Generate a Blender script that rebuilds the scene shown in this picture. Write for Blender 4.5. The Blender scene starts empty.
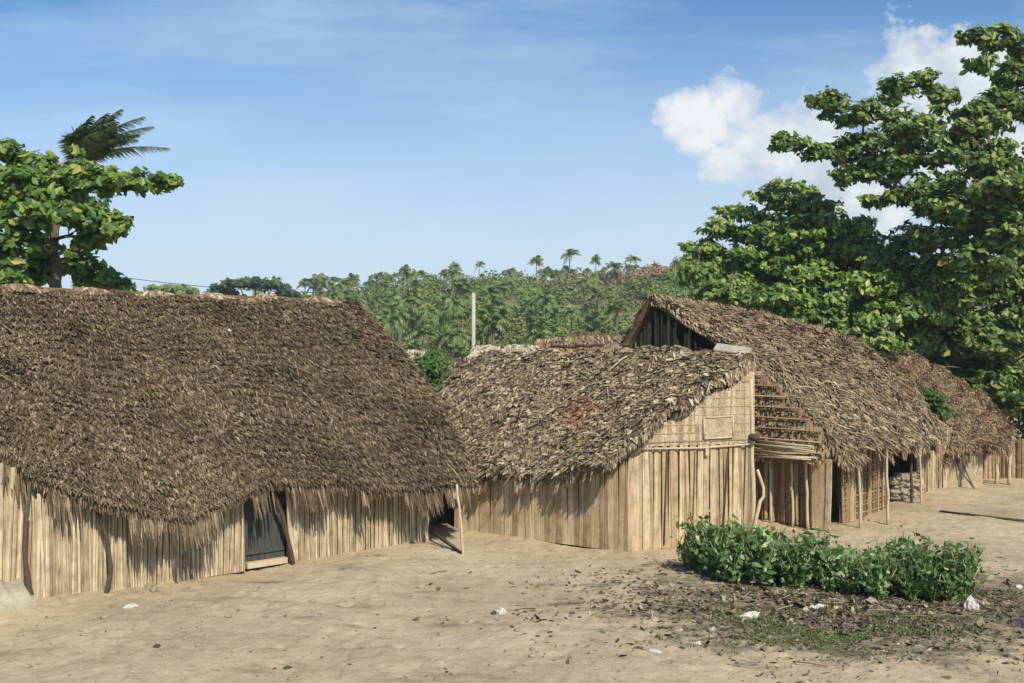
import bpy, math, random
import numpy as np
from mathutils import Matrix, Vector
rng = np.random.default_rng(7); random.seed(7)
C = bpy.context.scene.collection
F = 995.6; HZ = 350.0; CH = 3.9          # focal length in px, horizon row, eye height
R = math.radians

def at(px, py, Y): return np.array(((px-512)/F*Y, Y, CH+(HZ-py)/F*Y))
def gnd(px, py):
    Y = CH*F/(py-HZ); return np.array(((px-512)/F*Y, Y, 0.0))
def hit(px, py, p0, n):
    d = np.array(((px-512)/F, 1.0, (HZ-py)/F)); c = np.array((0, 0, CH))
    return c+d*(np.dot(p0-c, n)/np.dot(d, n))
def unit(a):
    a = np.asarray(a, float); return a/np.maximum(np.linalg.norm(a, axis=-1, keepdims=True), 1e-9)

# ------------------------------------------------------------------ mesh builder
class MB:
    def __init__(s): s.v = []; s.f = []; s.n = 0
    def add(s, v, f, m=0, smooth=False):
        v = np.asarray(v, float).reshape(-1, 3)
        if len(v) == 0: return
        for ff in (f if isinstance(f, list) else [f]):
            ff = np.atleast_2d(np.asarray(ff, int)); s.f.append((ff+s.n, m, smooth))
        s.v.append(v); s.n += len(v)
    def quads(s, q, m=0):                       # q (N,4,3)
        q = np.asarray(q); n = len(q)
        s.add(q.reshape(-1, 3), np.arange(n*4).reshape(n, 4), m)
    def strips(s, a, m=0):                      # a (N,K,2,3): ribbons of K cross-sections
        n, k = a.shape[:2]
        idx = np.arange(n*k*2).reshape(n, k, 2)
        f = np.stack([idx[:, :-1, 0], idx[:, :-1, 1], idx[:, 1:, 1], idx[:, 1:, 0]], -1).reshape(-1, 4)
        s.add(a.reshape(-1, 3), f, m)
    def grid(s, g, m=0, smooth=True):           # g (A,B,3)
        a, b = g.shape[:2]; i = np.arange(a*b).reshape(a, b)
        f = np.stack([i[:-1, :-1], i[1:, :-1], i[1:, 1:], i[:-1, 1:]], -1).reshape(-1, 4)
        s.add(g.reshape(-1, 3), f, m, smooth)
    def tube(s, pts, rad, n=8, m=0, wob=0.0):
        pts = np.asarray(pts, float); K = len(pts)
        rad = np.ones(K)*rad if np.isscalar(rad) else np.asarray(rad, float)
        t = unit(np.gradient(pts, axis=0))
        ref = np.array((0, 0, 1.0)) if abs(t[0][2]) < .8 else np.array((1.0, 0, 0))
        u = unit(np.cross(t, ref)); w = np.cross(t, u)
        a = np.linspace(0, 2*math.pi, n, endpoint=False)
        r = rad[:, None]*(1+wob*rng.normal(size=(K, n)))
        g = pts[:, None]+r[..., None]*(np.cos(a)[None, :, None]*u[:, None]+np.sin(a)[None, :, None]*w[:, None])
        idx = np.arange(K*n).reshape(K, n); nx = np.roll(idx, -1, 1)
        f = np.stack([idx[:-1], nx[:-1], nx[1:], idx[1:]], -1).reshape(-1, 4)
        s.add(g.reshape(-1, 3), [f, idx[0][::-1][None], idx[-1][None]], m, True)
    def box(s, c, x, y, z, m=0):                # centre + half-axis vectors
        c, x, y, z = [np.asarray(q, float) for q in (c, x, y, z)]
        v = [c+i*x+j*y+k*z for k in (-1, 1) for j in (-1, 1) for i in (-1, 1)]
        s.add(v, [[0, 2, 3, 1], [4, 5, 7, 6], [0, 1, 5, 4], [2, 6, 7, 3], [0, 4, 6, 2], [1, 3, 7, 5]], m)
    def lump(s, c, r, n=7, m=0, j=.2):
        g = []
        for a in np.linspace(0, math.pi, n):
            for b in np.linspace(0, 2*math.pi, n+3, endpoint=False):
                g.append((math.sin(a)*math.cos(b), math.sin(a)*math.sin(b), math.cos(a)))
        g = np.array(g)*(1+rng.normal(size=(len(g), 1))*j)*np.asarray(r)+np.asarray(c)
        i = np.arange(n*(n+3)).reshape(n, n+3); nx = np.roll(i, -1, 1)
        s.add(g, np.stack([i[:-1], i[1:], nx[1:], nx[:-1]], -1).reshape(-1, 4), m, True)
    def build(s, name, mats, parent=None, origin=None):
        me = bpy.data.meshes.new(name)
        V = np.concatenate(s.v)
        if origin is not None: V = V-np.asarray(origin)
        tot = np.concatenate([np.full(len(f), f.shape[1]) for f, _, _ in s.f])
        loops = np.concatenate([f.reshape(-1) for f, _, _ in s.f])
        mi = np.concatenate([np.full(len(f), m) for f, m, _ in s.f])
        sm = np.concatenate([np.full(len(f), q) for f, _, q in s.f])
        me.vertices.add(len(V)); me.vertices.foreach_set('co', V.astype(np.float32).ravel())
        me.loops.add(len(loops)); me.loops.foreach_set('vertex_index', loops.astype(np.int32))
        me.polygons.add(len(tot)); me.polygons.foreach_set('loop_start', (np.cumsum(tot)-tot).astype(np.int32))
        me.polygons.foreach_set('material_index', mi.astype(np.int32))
        me.polygons.foreach_set('use_smooth', sm.astype(bool))
        for mt in (mats if isinstance(mats, (list, tuple)) else [mats]): me.materials.append(mt)
        me.update(calc_edges=True); me.validate()
        o = bpy.data.objects.new(name, me); C.objects.link(o)
        if parent is not None:
            o.parent = parent
            if origin is None and 'org' in parent.keys(): o.matrix_parent_inverse = Matrix.Translation(-Vector(parent['org']))
        elif origin is not None: o.location = origin
        return o

def tag(o, label=None, cat=None, group=None, kind=None):
    if label: o['label'] = label
    if cat: o['category'] = cat
    if group: o['group'] = group
    if kind: o['kind'] = kind
    return o
def empty(name, loc, label, cat, group=None):
    o = bpy.data.objects.new(name, None); C.objects.link(o); o.location = [float(q) for q in loc]
    o['org'] = [float(q) for q in loc]; o.empty_display_size = .3
    return tag(o, label, cat, group)
def rootify(e):                                  # children keep world mesh data
    return e

# ------------------------------------------------------------------ materials
def mat(name, build):
    m = bpy.data.materials.new(name); m.use_nodes = True
    nt = m.node_tree; nt.nodes.clear()
    N = lambda t, **k: _n(nt, t, k)
    out = N('ShaderNodeOutputMaterial'); sh = build(nt, N)
    nt.links.new(sh, out.inputs['Surface']); return m
def _n(nt, t, k):
    n = nt.nodes.new(t)
    for a, b in k.items():
        if a in n.inputs.keys() if isinstance(a, str) else False: pass
        setattr(n, a, b)
    return n
def ramp(nt, src, stops):
    r = nt.nodes.new('ShaderNodeValToRGB'); e = r.color_ramp.elements
    while len(e) < len(stops): e.new(.5)
    for q, (p, c) in zip(e, stops): q.position = p; q.color = (*c, 1)
    nt.links.new(src, r.inputs[0]); return r.outputs[0]
def noise(nt, scale, detail=4, rough=.6, vec=None, stretch=None):
    tc = nt.nodes.new('ShaderNodeNewGeometry'); src = tc.outputs['Position']
    if stretch:
        mp = nt.nodes.new('ShaderNodeMapping'); mp.inputs['Scale'].default_value = stretch
        nt.links.new(src, mp.inputs[0]); src = mp.outputs[0]
    n = nt.nodes.new('ShaderNodeTexNoise'); n.inputs['Scale'].default_value = scale
    n.inputs['Detail'].default_value = detail; n.inputs['Roughness'].default_value = rough
    nt.links.new(src, n.inputs['Vector']); return n.outputs['Fac']
def mixc(nt, fac, a, b, mode='MIX'):
    m = nt.nodes.new('ShaderNodeMix'); m.data_type = 'RGBA'; m.blend_type = mode
    for s, v in ((0, fac), (6, a), (7, b)):
        if hasattr(v, 'is_linked'): nt.links.new(v, m.inputs[s])
        else: m.inputs[s].default_value = v if s == 0 else (*v, 1)
    return m.outputs[2]
def math_(nt, op, a, b=None, clamp=False):
    m = nt.nodes.new('ShaderNodeMath'); m.operation = op; m.use_clamp = clamp
    for i, v in enumerate((a, b)):
        if v is None: continue
        if hasattr(v, 'is_linked'): nt.links.new(v, m.inputs[i])
        else: m.inputs[i].default_value = v
    return m.outputs[0]
def bsdf(nt, col, rough=.9, spec=.2, bump=None, bs=.3, bd=.02):
    b = nt.nodes.new('ShaderNodeBsdfPrincipled'); b.inputs['Roughness'].default_value = rough
    b.inputs['Specular IOR Level'].default_value = spec
    if hasattr(col, 'is_linked'): nt.links.new(col, b.inputs['Base Color'])
    else: b.inputs['Base Color'].default_value = (*col, 1)
    if bump is not None:
        q = nt.nodes.new('ShaderNodeBump'); q.inputs['Strength'].default_value = bs; q.inputs['Distance'].default_value = bd
        nt.links.new(bump, q.inputs['Height']); nt.links.new(q.outputs[0], b.inputs['Normal'])
    return b.outputs[0]
def island(nt):
    return nt.nodes.new('ShaderNodeNewGeometry').outputs['Random Per Island']

def strand_mat(name, stops, big=.7, bigcol=(.5, .5, .5), rough=.9, fine=30, patch=None, st=None):
    def f(nt, N):
        c = ramp(nt, island(nt), stops)
        g = ramp(nt, noise(nt, big, 3), [(.3, (1, 1, 1)), (.7, bigcol)])
        c = mixc(nt, 1.0, c, g, 'MULTIPLY')
        d = ramp(nt, noise(nt, fine, 3, stretch=st), [(.3, (.65, .62, .6)), (.7, (1.15, 1.15, 1.15))])
        c = mixc(nt, 1.0, c, d, 'MULTIPLY')
        c = mixc(nt, 1.0, c, ramp(nt, noise(nt, 5, 5, .7), [(.3, (.7, .68, .64)), (.5, (1, 1, 1)), (.75, (1.12, 1.1, 1.06))]), 'MULTIPLY')
        if patch:                                # reddish fibres in one worn spot
            (pc, pr, pcol) = patch
            ge = nt.nodes.new('ShaderNodeNewGeometry'); vm = nt.nodes.new('ShaderNodeVectorMath'); vm.operation = 'DISTANCE'
            nt.links.new(ge.outputs['Position'], vm.inputs[0]); vm.inputs[1].default_value = pc
            k = math_(nt, 'SUBTRACT', 1.0, math_(nt, 'DIVIDE', vm.outputs['Value'], pr), True)
            k = math_(nt, 'MULTIPLY', math_(nt, 'MULTIPLY', k, 2.2, True), ramp(nt, noise(nt, 9, 3), [(.42, (0, 0, 0)), (.55, (1, 1, 1))]), True)
            c = mixc(nt, k, c, pcol)
        return bsdf(nt, c, rough, .15)
    return mat(name, f)
def leaf_mat(name, stops, trans=.35, gloss=.45, spec=.4):
    def f(nt, N):
        c = ramp(nt, island(nt), stops)
        b = bsdf(nt, c, gloss, spec)
        t = nt.nodes.new('ShaderNodeBsdfTranslucent')
        nt.links.new(mixc(nt, 1.0, c, (1.5, 1.6, .7), 'MULTIPLY'), t.inputs[0])
        m = nt.nodes.new('ShaderNodeMixShader'); m.inputs[0].default_value = trans
        nt.links.new(b, m.inputs[1]); nt.links.new(t.outputs[0], m.inputs[2]); return m.outputs[0]
    return mat(name, f)
def plain(name, col, rough=.9, var=.35, scale=8, spec=.2, stretch=None, bs=.4, bd=.02):
    def f(nt, N):
        n = noise(nt, scale, 6, .65, stretch=stretch)
        c = ramp(nt, n, [(.25, tuple(q*(1-var) for q in col)), (.75, tuple(min(1, q*(1+var)) for q in col))])
        return bsdf(nt, c, rough, spec, n, bs, bd)
    return mat(name, f)

M = {}
M['thatchA'] = strand_mat('brown_palm_thatch', [(0, (.085, .061, .037)), (.5, (.18, .133, .084)), (.8, (.27, .207, .134)), (1, (.44, .36, .25))], .8, (.62, .6, .6))
RP = at(575, 402, 20.8)
M['thatchB'] = strand_mat('grey_palm_thatch', [(0, (.15, .11, .07)), (.45, (.3, .235, .15)), (.8, (.44, .36, .245)), (1, (.64, .56, .41))], .9, (.7, .68, .66), patch=(tuple(RP), .62, (.24, .085, .04)))
M['thatchC'] = strand_mat('straw_thatch', [(0, (.13, .095, .06)), (.45, (.3, .225, .14)), (.8, (.43, .335, .215)), (1, (.62, .52, .36))], .7, (.72, .7, .7))
M['thatchD'] = strand_mat('reddish_thatch', [(0, (.17, .11, .065)), (.5, (.33, .225, .14)), (.85, (.44, .315, .2)), (1, (.6, .47, .32))], .6, (.75, .75, .75))
M['thatchE'] = strand_mat('pale_mat', [(0, (.4, .34, .24)), (.5, (.55, .48, .35)), (1, (.7, .62, .48))], 1.2, (.85, .85, .85))
M['under'] = plain('under_thatch', (.14, .1, .065), var=.5, scale=14)
M['reed'] = strand_mat('pale_reed', [(0, (.36, .285, .19)), (.35, (.5, .41, .28)), (.7, (.59, .495, .345)), (1, (.72, .63, .47))], 1.6, (.8, .77, .7), fine=26, st=(1, 1, .1))
M['plank'] = strand_mat('tan_plank', [(0, (.32, .235, .15)), (.3, (.47, .355, .225)), (.75, (.56, .435, .285)), (1, (.67, .56, .4))], 1.3, (.85, .8, .72), fine=26, st=(1, 1, .07))
M['weave'] = strand_mat('woven_panel', [(0, (.33, .25, .155)), (.5, (.47, .375, .25)), (1, (.62, .52, .37))], 2., (.85, .85, .8), fine=25)
M['stick'] = strand_mat('brown_stick', [(0, (.19, .125, .07)), (.5, (.36, .25, .145)), (1, (.54, .41, .26))], 2., (.8, .8, .8))
M['pole_dark'] = plain('dark_pole', (.085, .06, .042), scale=20, var=.4)
M['pole_pale'] = plain('pale_pole', (.5, .4, .27), scale=15, var=.3, stretch=(3, 3, .6))
M['door'] = plain('door_board', (.06, .065, .058), scale=7, var=.45, stretch=(5, 5, .6))
M['mud'] = plain('mud_wall', (.4, .31, .21), scale=5, var=.2, bs=.7, bd=.04)
M['mudpale'] = plain('pale_mud', (.33, .3, .215), scale=4, var=.4, bs=.8, bd=.05)
M['stone'] = plain('rubble_stone', (.3, .25, .175), scale=6, var=.4, bs=.8, bd=.05)
M['grey'] = plain('grey_sheet', (.33, .3, .235), scale=9, var=.3, spec=.3)
M['white'] = plain('white_scrap', (.5, .47, .41), rough=.7, scale=14, var=.35)
M['yellow'] = plain('yellow_scrap', (.7, .48, .12), rough=.6, scale=20, var=.2)
M['purple'] = plain('dark_blue_scrap', (.07, .06, .1), rough=.6, scale=20, var=.3)
M['darkscrap'] = plain('dark_scrap', (.07, .055, .045), scale=20)
M['concrete'] = plain('concrete_post', (.42, .4, .33), scale=3, var=.12)
M['bark'] = plain('bark', (.13, .1, .075), scale=7, var=.45, bs=.8, bd=.05)
M['palmbark'] = plain('palm_bark', (.2, .165, .13), scale=2, var=.3)
M['wire'] = plain('wire', (.03, .03, .03), var=.05)
M['litter'] = strand_mat('dry_leaf', [(0, (.07, .052, .035)), (.45, (.16, .12, .08)), (.8, (.3, .24, .16)), (1, (.55, .48, .37))], 1.5, (.7, .7, .7))
G1 = [(0, (.035, .07, .015)), (.45, (.085, .15, .03)), (.75, (.17, .25, .05)), (.93, (.32, .38, .11)), (1, (.36, .28, .09))]
M['leafL'] = leaf_mat('almond_leaf_bright', [(0, (.04, .09, .02)), (.5, (.11, .2, .035)), (.85, (.22, .32, .065)), (.97, (.38, .42, .1)), (1, (.42, .2, .06))], .4)
M['leafR'] = leaf_mat('almond_leaf', G1)
M['leafR2'] = leaf_mat('broad_leaf', [(0, (.04, .08, .015)), (.4, (.1, .18, .035)), (.75, (.21, .3, .06)), (1, (.42, .47, .15))])
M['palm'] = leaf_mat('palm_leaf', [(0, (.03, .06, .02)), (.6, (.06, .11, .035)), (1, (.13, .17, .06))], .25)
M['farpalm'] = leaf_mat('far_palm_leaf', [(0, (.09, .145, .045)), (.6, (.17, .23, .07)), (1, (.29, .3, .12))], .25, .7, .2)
M['weed'] = leaf_mat('herb_leaf', [(0, (.05, .1, .03)), (.45, (.11, .19, .055)), (.7, (.2, .3, .1)), (.88, (.36, .42, .2)), (.95, (.5, .5, .3)), (1, (.4, .3, .15))], .3)
M['vine'] = leaf_mat('vine_leaf', [(0, (.04, .09, .02)), (.6, (.08, .16, .03)), (1, (.14, .22, .05))])
M['umb'] = leaf_mat('umbrella_leaf', [(0, (.03, .06, .03)), (1, (.09, .13, .06))], .2, .8, .1)

def scrub_f(nt, N):
    c = ramp(nt, noise(nt, .09, 7, .75), [(.36, (.08, .145, .03)), (.5, (.14, .2, .05)), (.6, (.19, .21, .07)), (.74, (.23, .18, .09))])
    ge = nt.nodes.new('ShaderNodeNewGeometry'); vm = nt.nodes.new('ShaderNodeVectorMath'); vm.operation = 'DISTANCE'; nt.links.new(ge.outputs['Position'], vm.inputs[0]); vm.inputs[1].default_value = (26, 195, 16)
    k = math_(nt, 'SUBTRACT', 1.12, math_(nt, 'ADD', math_(nt, 'DIVIDE', vm.outputs['Value'], 38.), math_(nt, 'MULTIPLY', noise(nt, .12, 4), .8)), True)
    c = mixc(nt, math_(nt, 'MULTIPLY', k, 2.0, True), c, (.27, .19, .115))
    v = ramp(nt, island(nt), [(0, (.7, .7, .65)), (1, (1.25, 1.2, 1.1))])
    return bsdf(nt, mixc(nt, 1.0, c, v, 'MULTIPLY'), .9, .1)
M['scrub'] = mat('hill_scrub', scrub_f)
def hill_f(nt, N):
    n = noise(nt, .12, 6); c = ramp(nt, n, [(.3, (.09, .12, .04)), (.55, (.2, .16, .09)), (.7, (.3, .2, .12))])
    return bsdf(nt, c, .95, .1, n, .5, .5)
M['hill'] = mat('hill_earth', hill_f)
def ground_f(nt, N):
    n1 = noise(nt, .35, 5); n2 = noise(nt, 3.2, 6, .65); n3 = noise(nt, 26, 5, .7)
    c = ramp(nt, n1, [(.3, (.335, .26, .172)), (.55, (.43, .343, .232)), (.75, (.485, .395, .277))])
    c = mixc(nt, 1.0, c, ramp(nt, n2, [(.25, (.72, .7, .67)), (.5, (1, 1, 1)), (.8, (1.08, 1.07, 1.05))]), 'MULTIPLY')
    c = mixc(nt, 1.0, c, ramp(nt, n3, [(.24, (.5, .47, .44)), (.42, (1, 1, 1)), (.8, (1.12, 1.12, 1.1))]), 'MULTIPLY')
    c = mixc(nt, 1.0, c, ramp(nt, noise(nt, 1.1, 7, .72, stretch=(.55, 1.5, 1)), [(.3, (.55, .52, .49)), (.44, (1, 1, 1)), (.8, (1.06, 1.06, 1.05))]), 'MULTIPLY')
    # humus-stained soil round the weed patch
    g = nt.nodes.new('ShaderNodeNewGeometry'); mp = nt.nodes.new('ShaderNodeMapping'); mp.vector_type = 'POINT'
    mp.inputs['Location'].default_value = (-5.6/4.6, -15.4/3.1, 0); mp.inputs['Scale'].default_value = (1/4.6, 1/3.1, 0)
    nt.links.new(g.outputs['Position'], mp.inputs[0]); vm = nt.nodes.new('ShaderNodeVectorMath'); vm.operation = 'LENGTH'
    nt.links.new(mp.outputs[0], vm.inputs[0])
    k = math_(nt, 'ADD', math_(nt, 'SUBTRACT', 1.0, vm.outputs['Value']), math_(nt, 'MULTIPLY', math_(nt, 'SUBTRACT', noise(nt, 1.3, 6, .7, stretch=(.6, 1, 1)), .5), 2.2))
    k = ramp(nt, k, [(-.0, (0, 0, 0)), (.25, (1, 1, 1))])
    dk = ramp(nt, noise(nt, 4.5, 7, .75, stretch=(.6, 1.3, 1)), [(.3, (.075, .062, .042)), (.48, (.17, .14, .095)), (.58, (.27, .225, .155)), (.7, (.4, .34, .24))])
    c = mixc(nt, math_(nt, 'MULTIPLY', k, .95), c, dk)
    h = math_(nt, 'ADD', math_(nt, 'MULTIPLY', n2, 1.0), math_(nt, 'MULTIPLY', n3, .25))
    return bsdf(nt, c, .97, .08, h, .75, .07)
M['ground'] = mat('sandy_ground', ground_f)

# ------------------------------------------------------------------ ground and hill
def gz(x, y):
    return .05*np.sin(x*.9+y*.35)*np.cos(y*.8-x*.3)+.03*np.sin(x*2.1+1)*np.sin(y*1.9)+.004*np.sin(x*5+y*3)*np.cos(y*4.3)
mb = MB()
xs = np.concatenate([[-3000, -600, -150, -60, -30], np.linspace(-16, -9.1, 20), np.linspace(-9, 11, 330), np.linspace(11.1, 20, 40), [32, 60, 150, 600, 3000]])
ys = np.concatenate([[-400, -50, 0], np.linspace(8, 24, 240), np.linspace(24.2, 40, 60), [50, 70, 120, 400, 3000]])
X, Y = np.meshgrid(xs, ys, indexing='ij'); Z = gz(X, Y)*np.clip((45-np.abs(Y))/8, 0, 1)*(np.abs(X) < 25)
near = (np.abs(X) < 14) & (Y > 9) & (Y < 30); xi, yi = X[near], Y[near]; dz = np.zeros(len(xi))
for k in range(1500):                                     # trodden dents and scuffs
    cx, cy = random.uniform(-9, 13), random.uniform(10.5, 28); sx = random.uniform(.05, .13); sy = sx*random.uniform(.5, 1.3)
    m_ = (np.abs(xi-cx) < .7) & (np.abs(yi-cy) < .7); q = ((xi[m_]-cx)/sx)**2+((yi[m_]-cy)/sy)**2
    dz[m_] += -.022*np.exp(-q)*random.uniform(.3, 1.3)+.01*np.exp(-(np.sqrt(q)-1.6)**2*3)
Z[near] += dz+.004*rng.normal(size=len(dz))
mb.grid(np.stack([X, Y, Z-.03], -1)); tag(mb.build('ground', M['ground']), kind='structure')

def hillz(x, y):
    px = x/np.maximum(y, 1)*F+512
    top = np.interp(px, [-400, 100, 200, 300, 380, 450, 560, 640, 700, 900, 1400], [9, 10.5, 12, 14.5, 16.5, 18.5, 18.5, 20, 23, 22, 16])
    s = np.clip((y-62)/165, 0, 1); s = s*s*(3-2*s)
    return -1+top*s+.5*np.sin(x*.11)*np.cos(y*.07)*s
mb = MB(); xs = np.linspace(-260, 260, 170); ys = np.linspace(60, 330, 90)
X, Y = np.meshgrid(xs, ys, indexing='ij'); mb.grid(np.stack([X, Y, hillz(X, Y)], -1))
tag(mb.build('hill', M['hill']), kind='structure')

# ------------------------------------------------------------------ leaves
def leaves(mb, c, nrm, L, Wd, m=0, fold=.25):
    """N pointed leaves: kite of 2 quads creased along the midrib"""
    n = len(c); nrm = unit(nrm)
    d = unit(np.cross(nrm, unit(rng.normal(size=(n, 3))))); w = np.cross(nrm, d)
    L = np.broadcast_to(L, (n,))[:, None]; Wd = np.broadcast_to(Wd, (n,))[:, None]
    p0 = c-d*L*.5; p1 = c+d*L*.5-nrm*L*.12; e = nrm*Wd*fold
    a = c+w*Wd*.5+d*L*.14-e; a2 = c+w*Wd*.38-d*L*.2-e*.6
    b = c-w*Wd*.5+d*L*.14-e; b2 = c-w*Wd*.38-d*L*.2-e*.6
    v = np.stack([p0, a2, a, p1, b, b2], 1).reshape(-1, 3); i = np.arange(n)[:, None]*6
    mb.add(v, np.concatenate([i+np.array([[0, 1, 2, 3]]), i+np.array([[0, 3, 4, 5]])]), m)
def clump(mb, c, r, n, L, up=.9, shell=.5, aspect=.5, m=0):
    """broken ellipsoid of leaf rosettes"""
    c = np.asarray(c); r = np.asarray(r, float)
    k = max(3, n//7); sub = unit(rng.normal(size=(9, 3)))*np.array((.75, .75, .8))
    q = unit(rng.normal(size=(k, 3)))*(rng.random((k, 1))**shell)
    q[:, 2] = np.where(q[:, 2] < -.3, q[:, 2]*.5, q[:, 2])
    lump = 1+.22*np.sin(q[:, :1]*5+c[0]*3)*np.cos(q[:, 2:]*6+c[2]*2)
    qs = rng.integers(0, 9, k); q = np.where((rng.random(k) < .7)[:, None], sub[qs]+q*.42, q); cen = c+q*r*lump
    cc = np.repeat(cen, 7, 0); sp = unit(rng.normal(size=cc.shape)*np.array((1, 1, .45)))
    cc = cc+sp*L*(.35+.35*rng.random((len(cc), 1)))
    nr = np.array((.2, -.45, up*.8))+sp*.8+np.repeat(q, 7, 0)*.5+rng.normal(size=cc.shape)*.4
    Ls = L*(.6+.7*rng.random(len(cc))); leaves(mb, cc, nr, Ls, Ls*aspect*(.8+.4*rng.random(len(cc))), m)
def limb(mb, a, b, r0, r1, sag=.3, k=7, m=0):
    a = np.asarray(a, float); b = np.asarray(b, float); t = np.linspace(0, 1, k)[:, None]
    p = a+(b-a)*t+np.array((0, 0, 1))*np.sin(t*math.pi)*sag+rng.normal(size=(k, 3))*.04*np.linalg.norm(b-a)*.5*np.sin(t*math.pi)
    mb.tube(p, np.linspace(r0, r1, k), 7, m, .06)
def tree(name, label, cat, base, forks, clumps, leafL, mleaf, dens, r0, group=None, aspect=.5):
    root = empty(name, base, label, cat, group)
    t = MB(); f = MB()
    prev = np.array(base, float); prev[2] = -.1; pts = [prev]+[np.array(q, float) for q in forks]
    P = []; 
    for i in range(len(pts)-1):
        for s in np.linspace(0, 1, 6, endpoint=False): P.append(pts[i]*(1-s)+pts[i+1]*s)
    P.append(pts[-1]); P = np.array(P); P[1:] += rng.normal(size=(len(P)-1, 3))*.04
    t.tube(P, np.linspace(r0, r0*.3, len(P)), 10, 0, .05)
    trunkP = P[len(P)//4:]; done = []
    clumps = sorted(clumps, key=lambda q: np.linalg.norm(trunkP-np.asarray(q[0]), axis=1).min())
    for (c, r) in clumps:                         # each spray springs from the trunk or from the nearest spray already hung
        c = np.asarray(c); r = (r[0], r[1], r[2]*1.12); cand = trunkP[trunkP[:, 2] < c[2]+.3] if (trunkP[:, 2] < c[2]+.3).any() else trunkP[:1]
        j = cand[np.argmin(np.linalg.norm(cand-c, axis=1)+rng.random(len(cand))*.6)]; ln = np.linalg.norm(c-j)
        if done:
            D = np.array(done); dd_ = np.linalg.norm(D-c, axis=1); k_ = np.argmin(dd_)
            if dd_[k_] < ln*.8: j = D[k_]; ln = dd_[k_]
        done.append(c); rr = min(r0*.33, .03+.022*ln); limb(t, j, c, rr, .02, .12*min(1, ln))
        for _ in range(3):
            limb(t, j*.15+c*.85, c+rng.normal(size=3)*np.asarray(r)*.35, rr*.4, .008, .05, 4)
        vol = (r[0]*r[2]*4+r[0]*r[1])*1.25
        clump(f, c, r, int(dens*vol), leafL, aspect=aspect)
    t.build('trunk', M['bark'], root); f.build('crown', M[mleaf], root); return root

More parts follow.
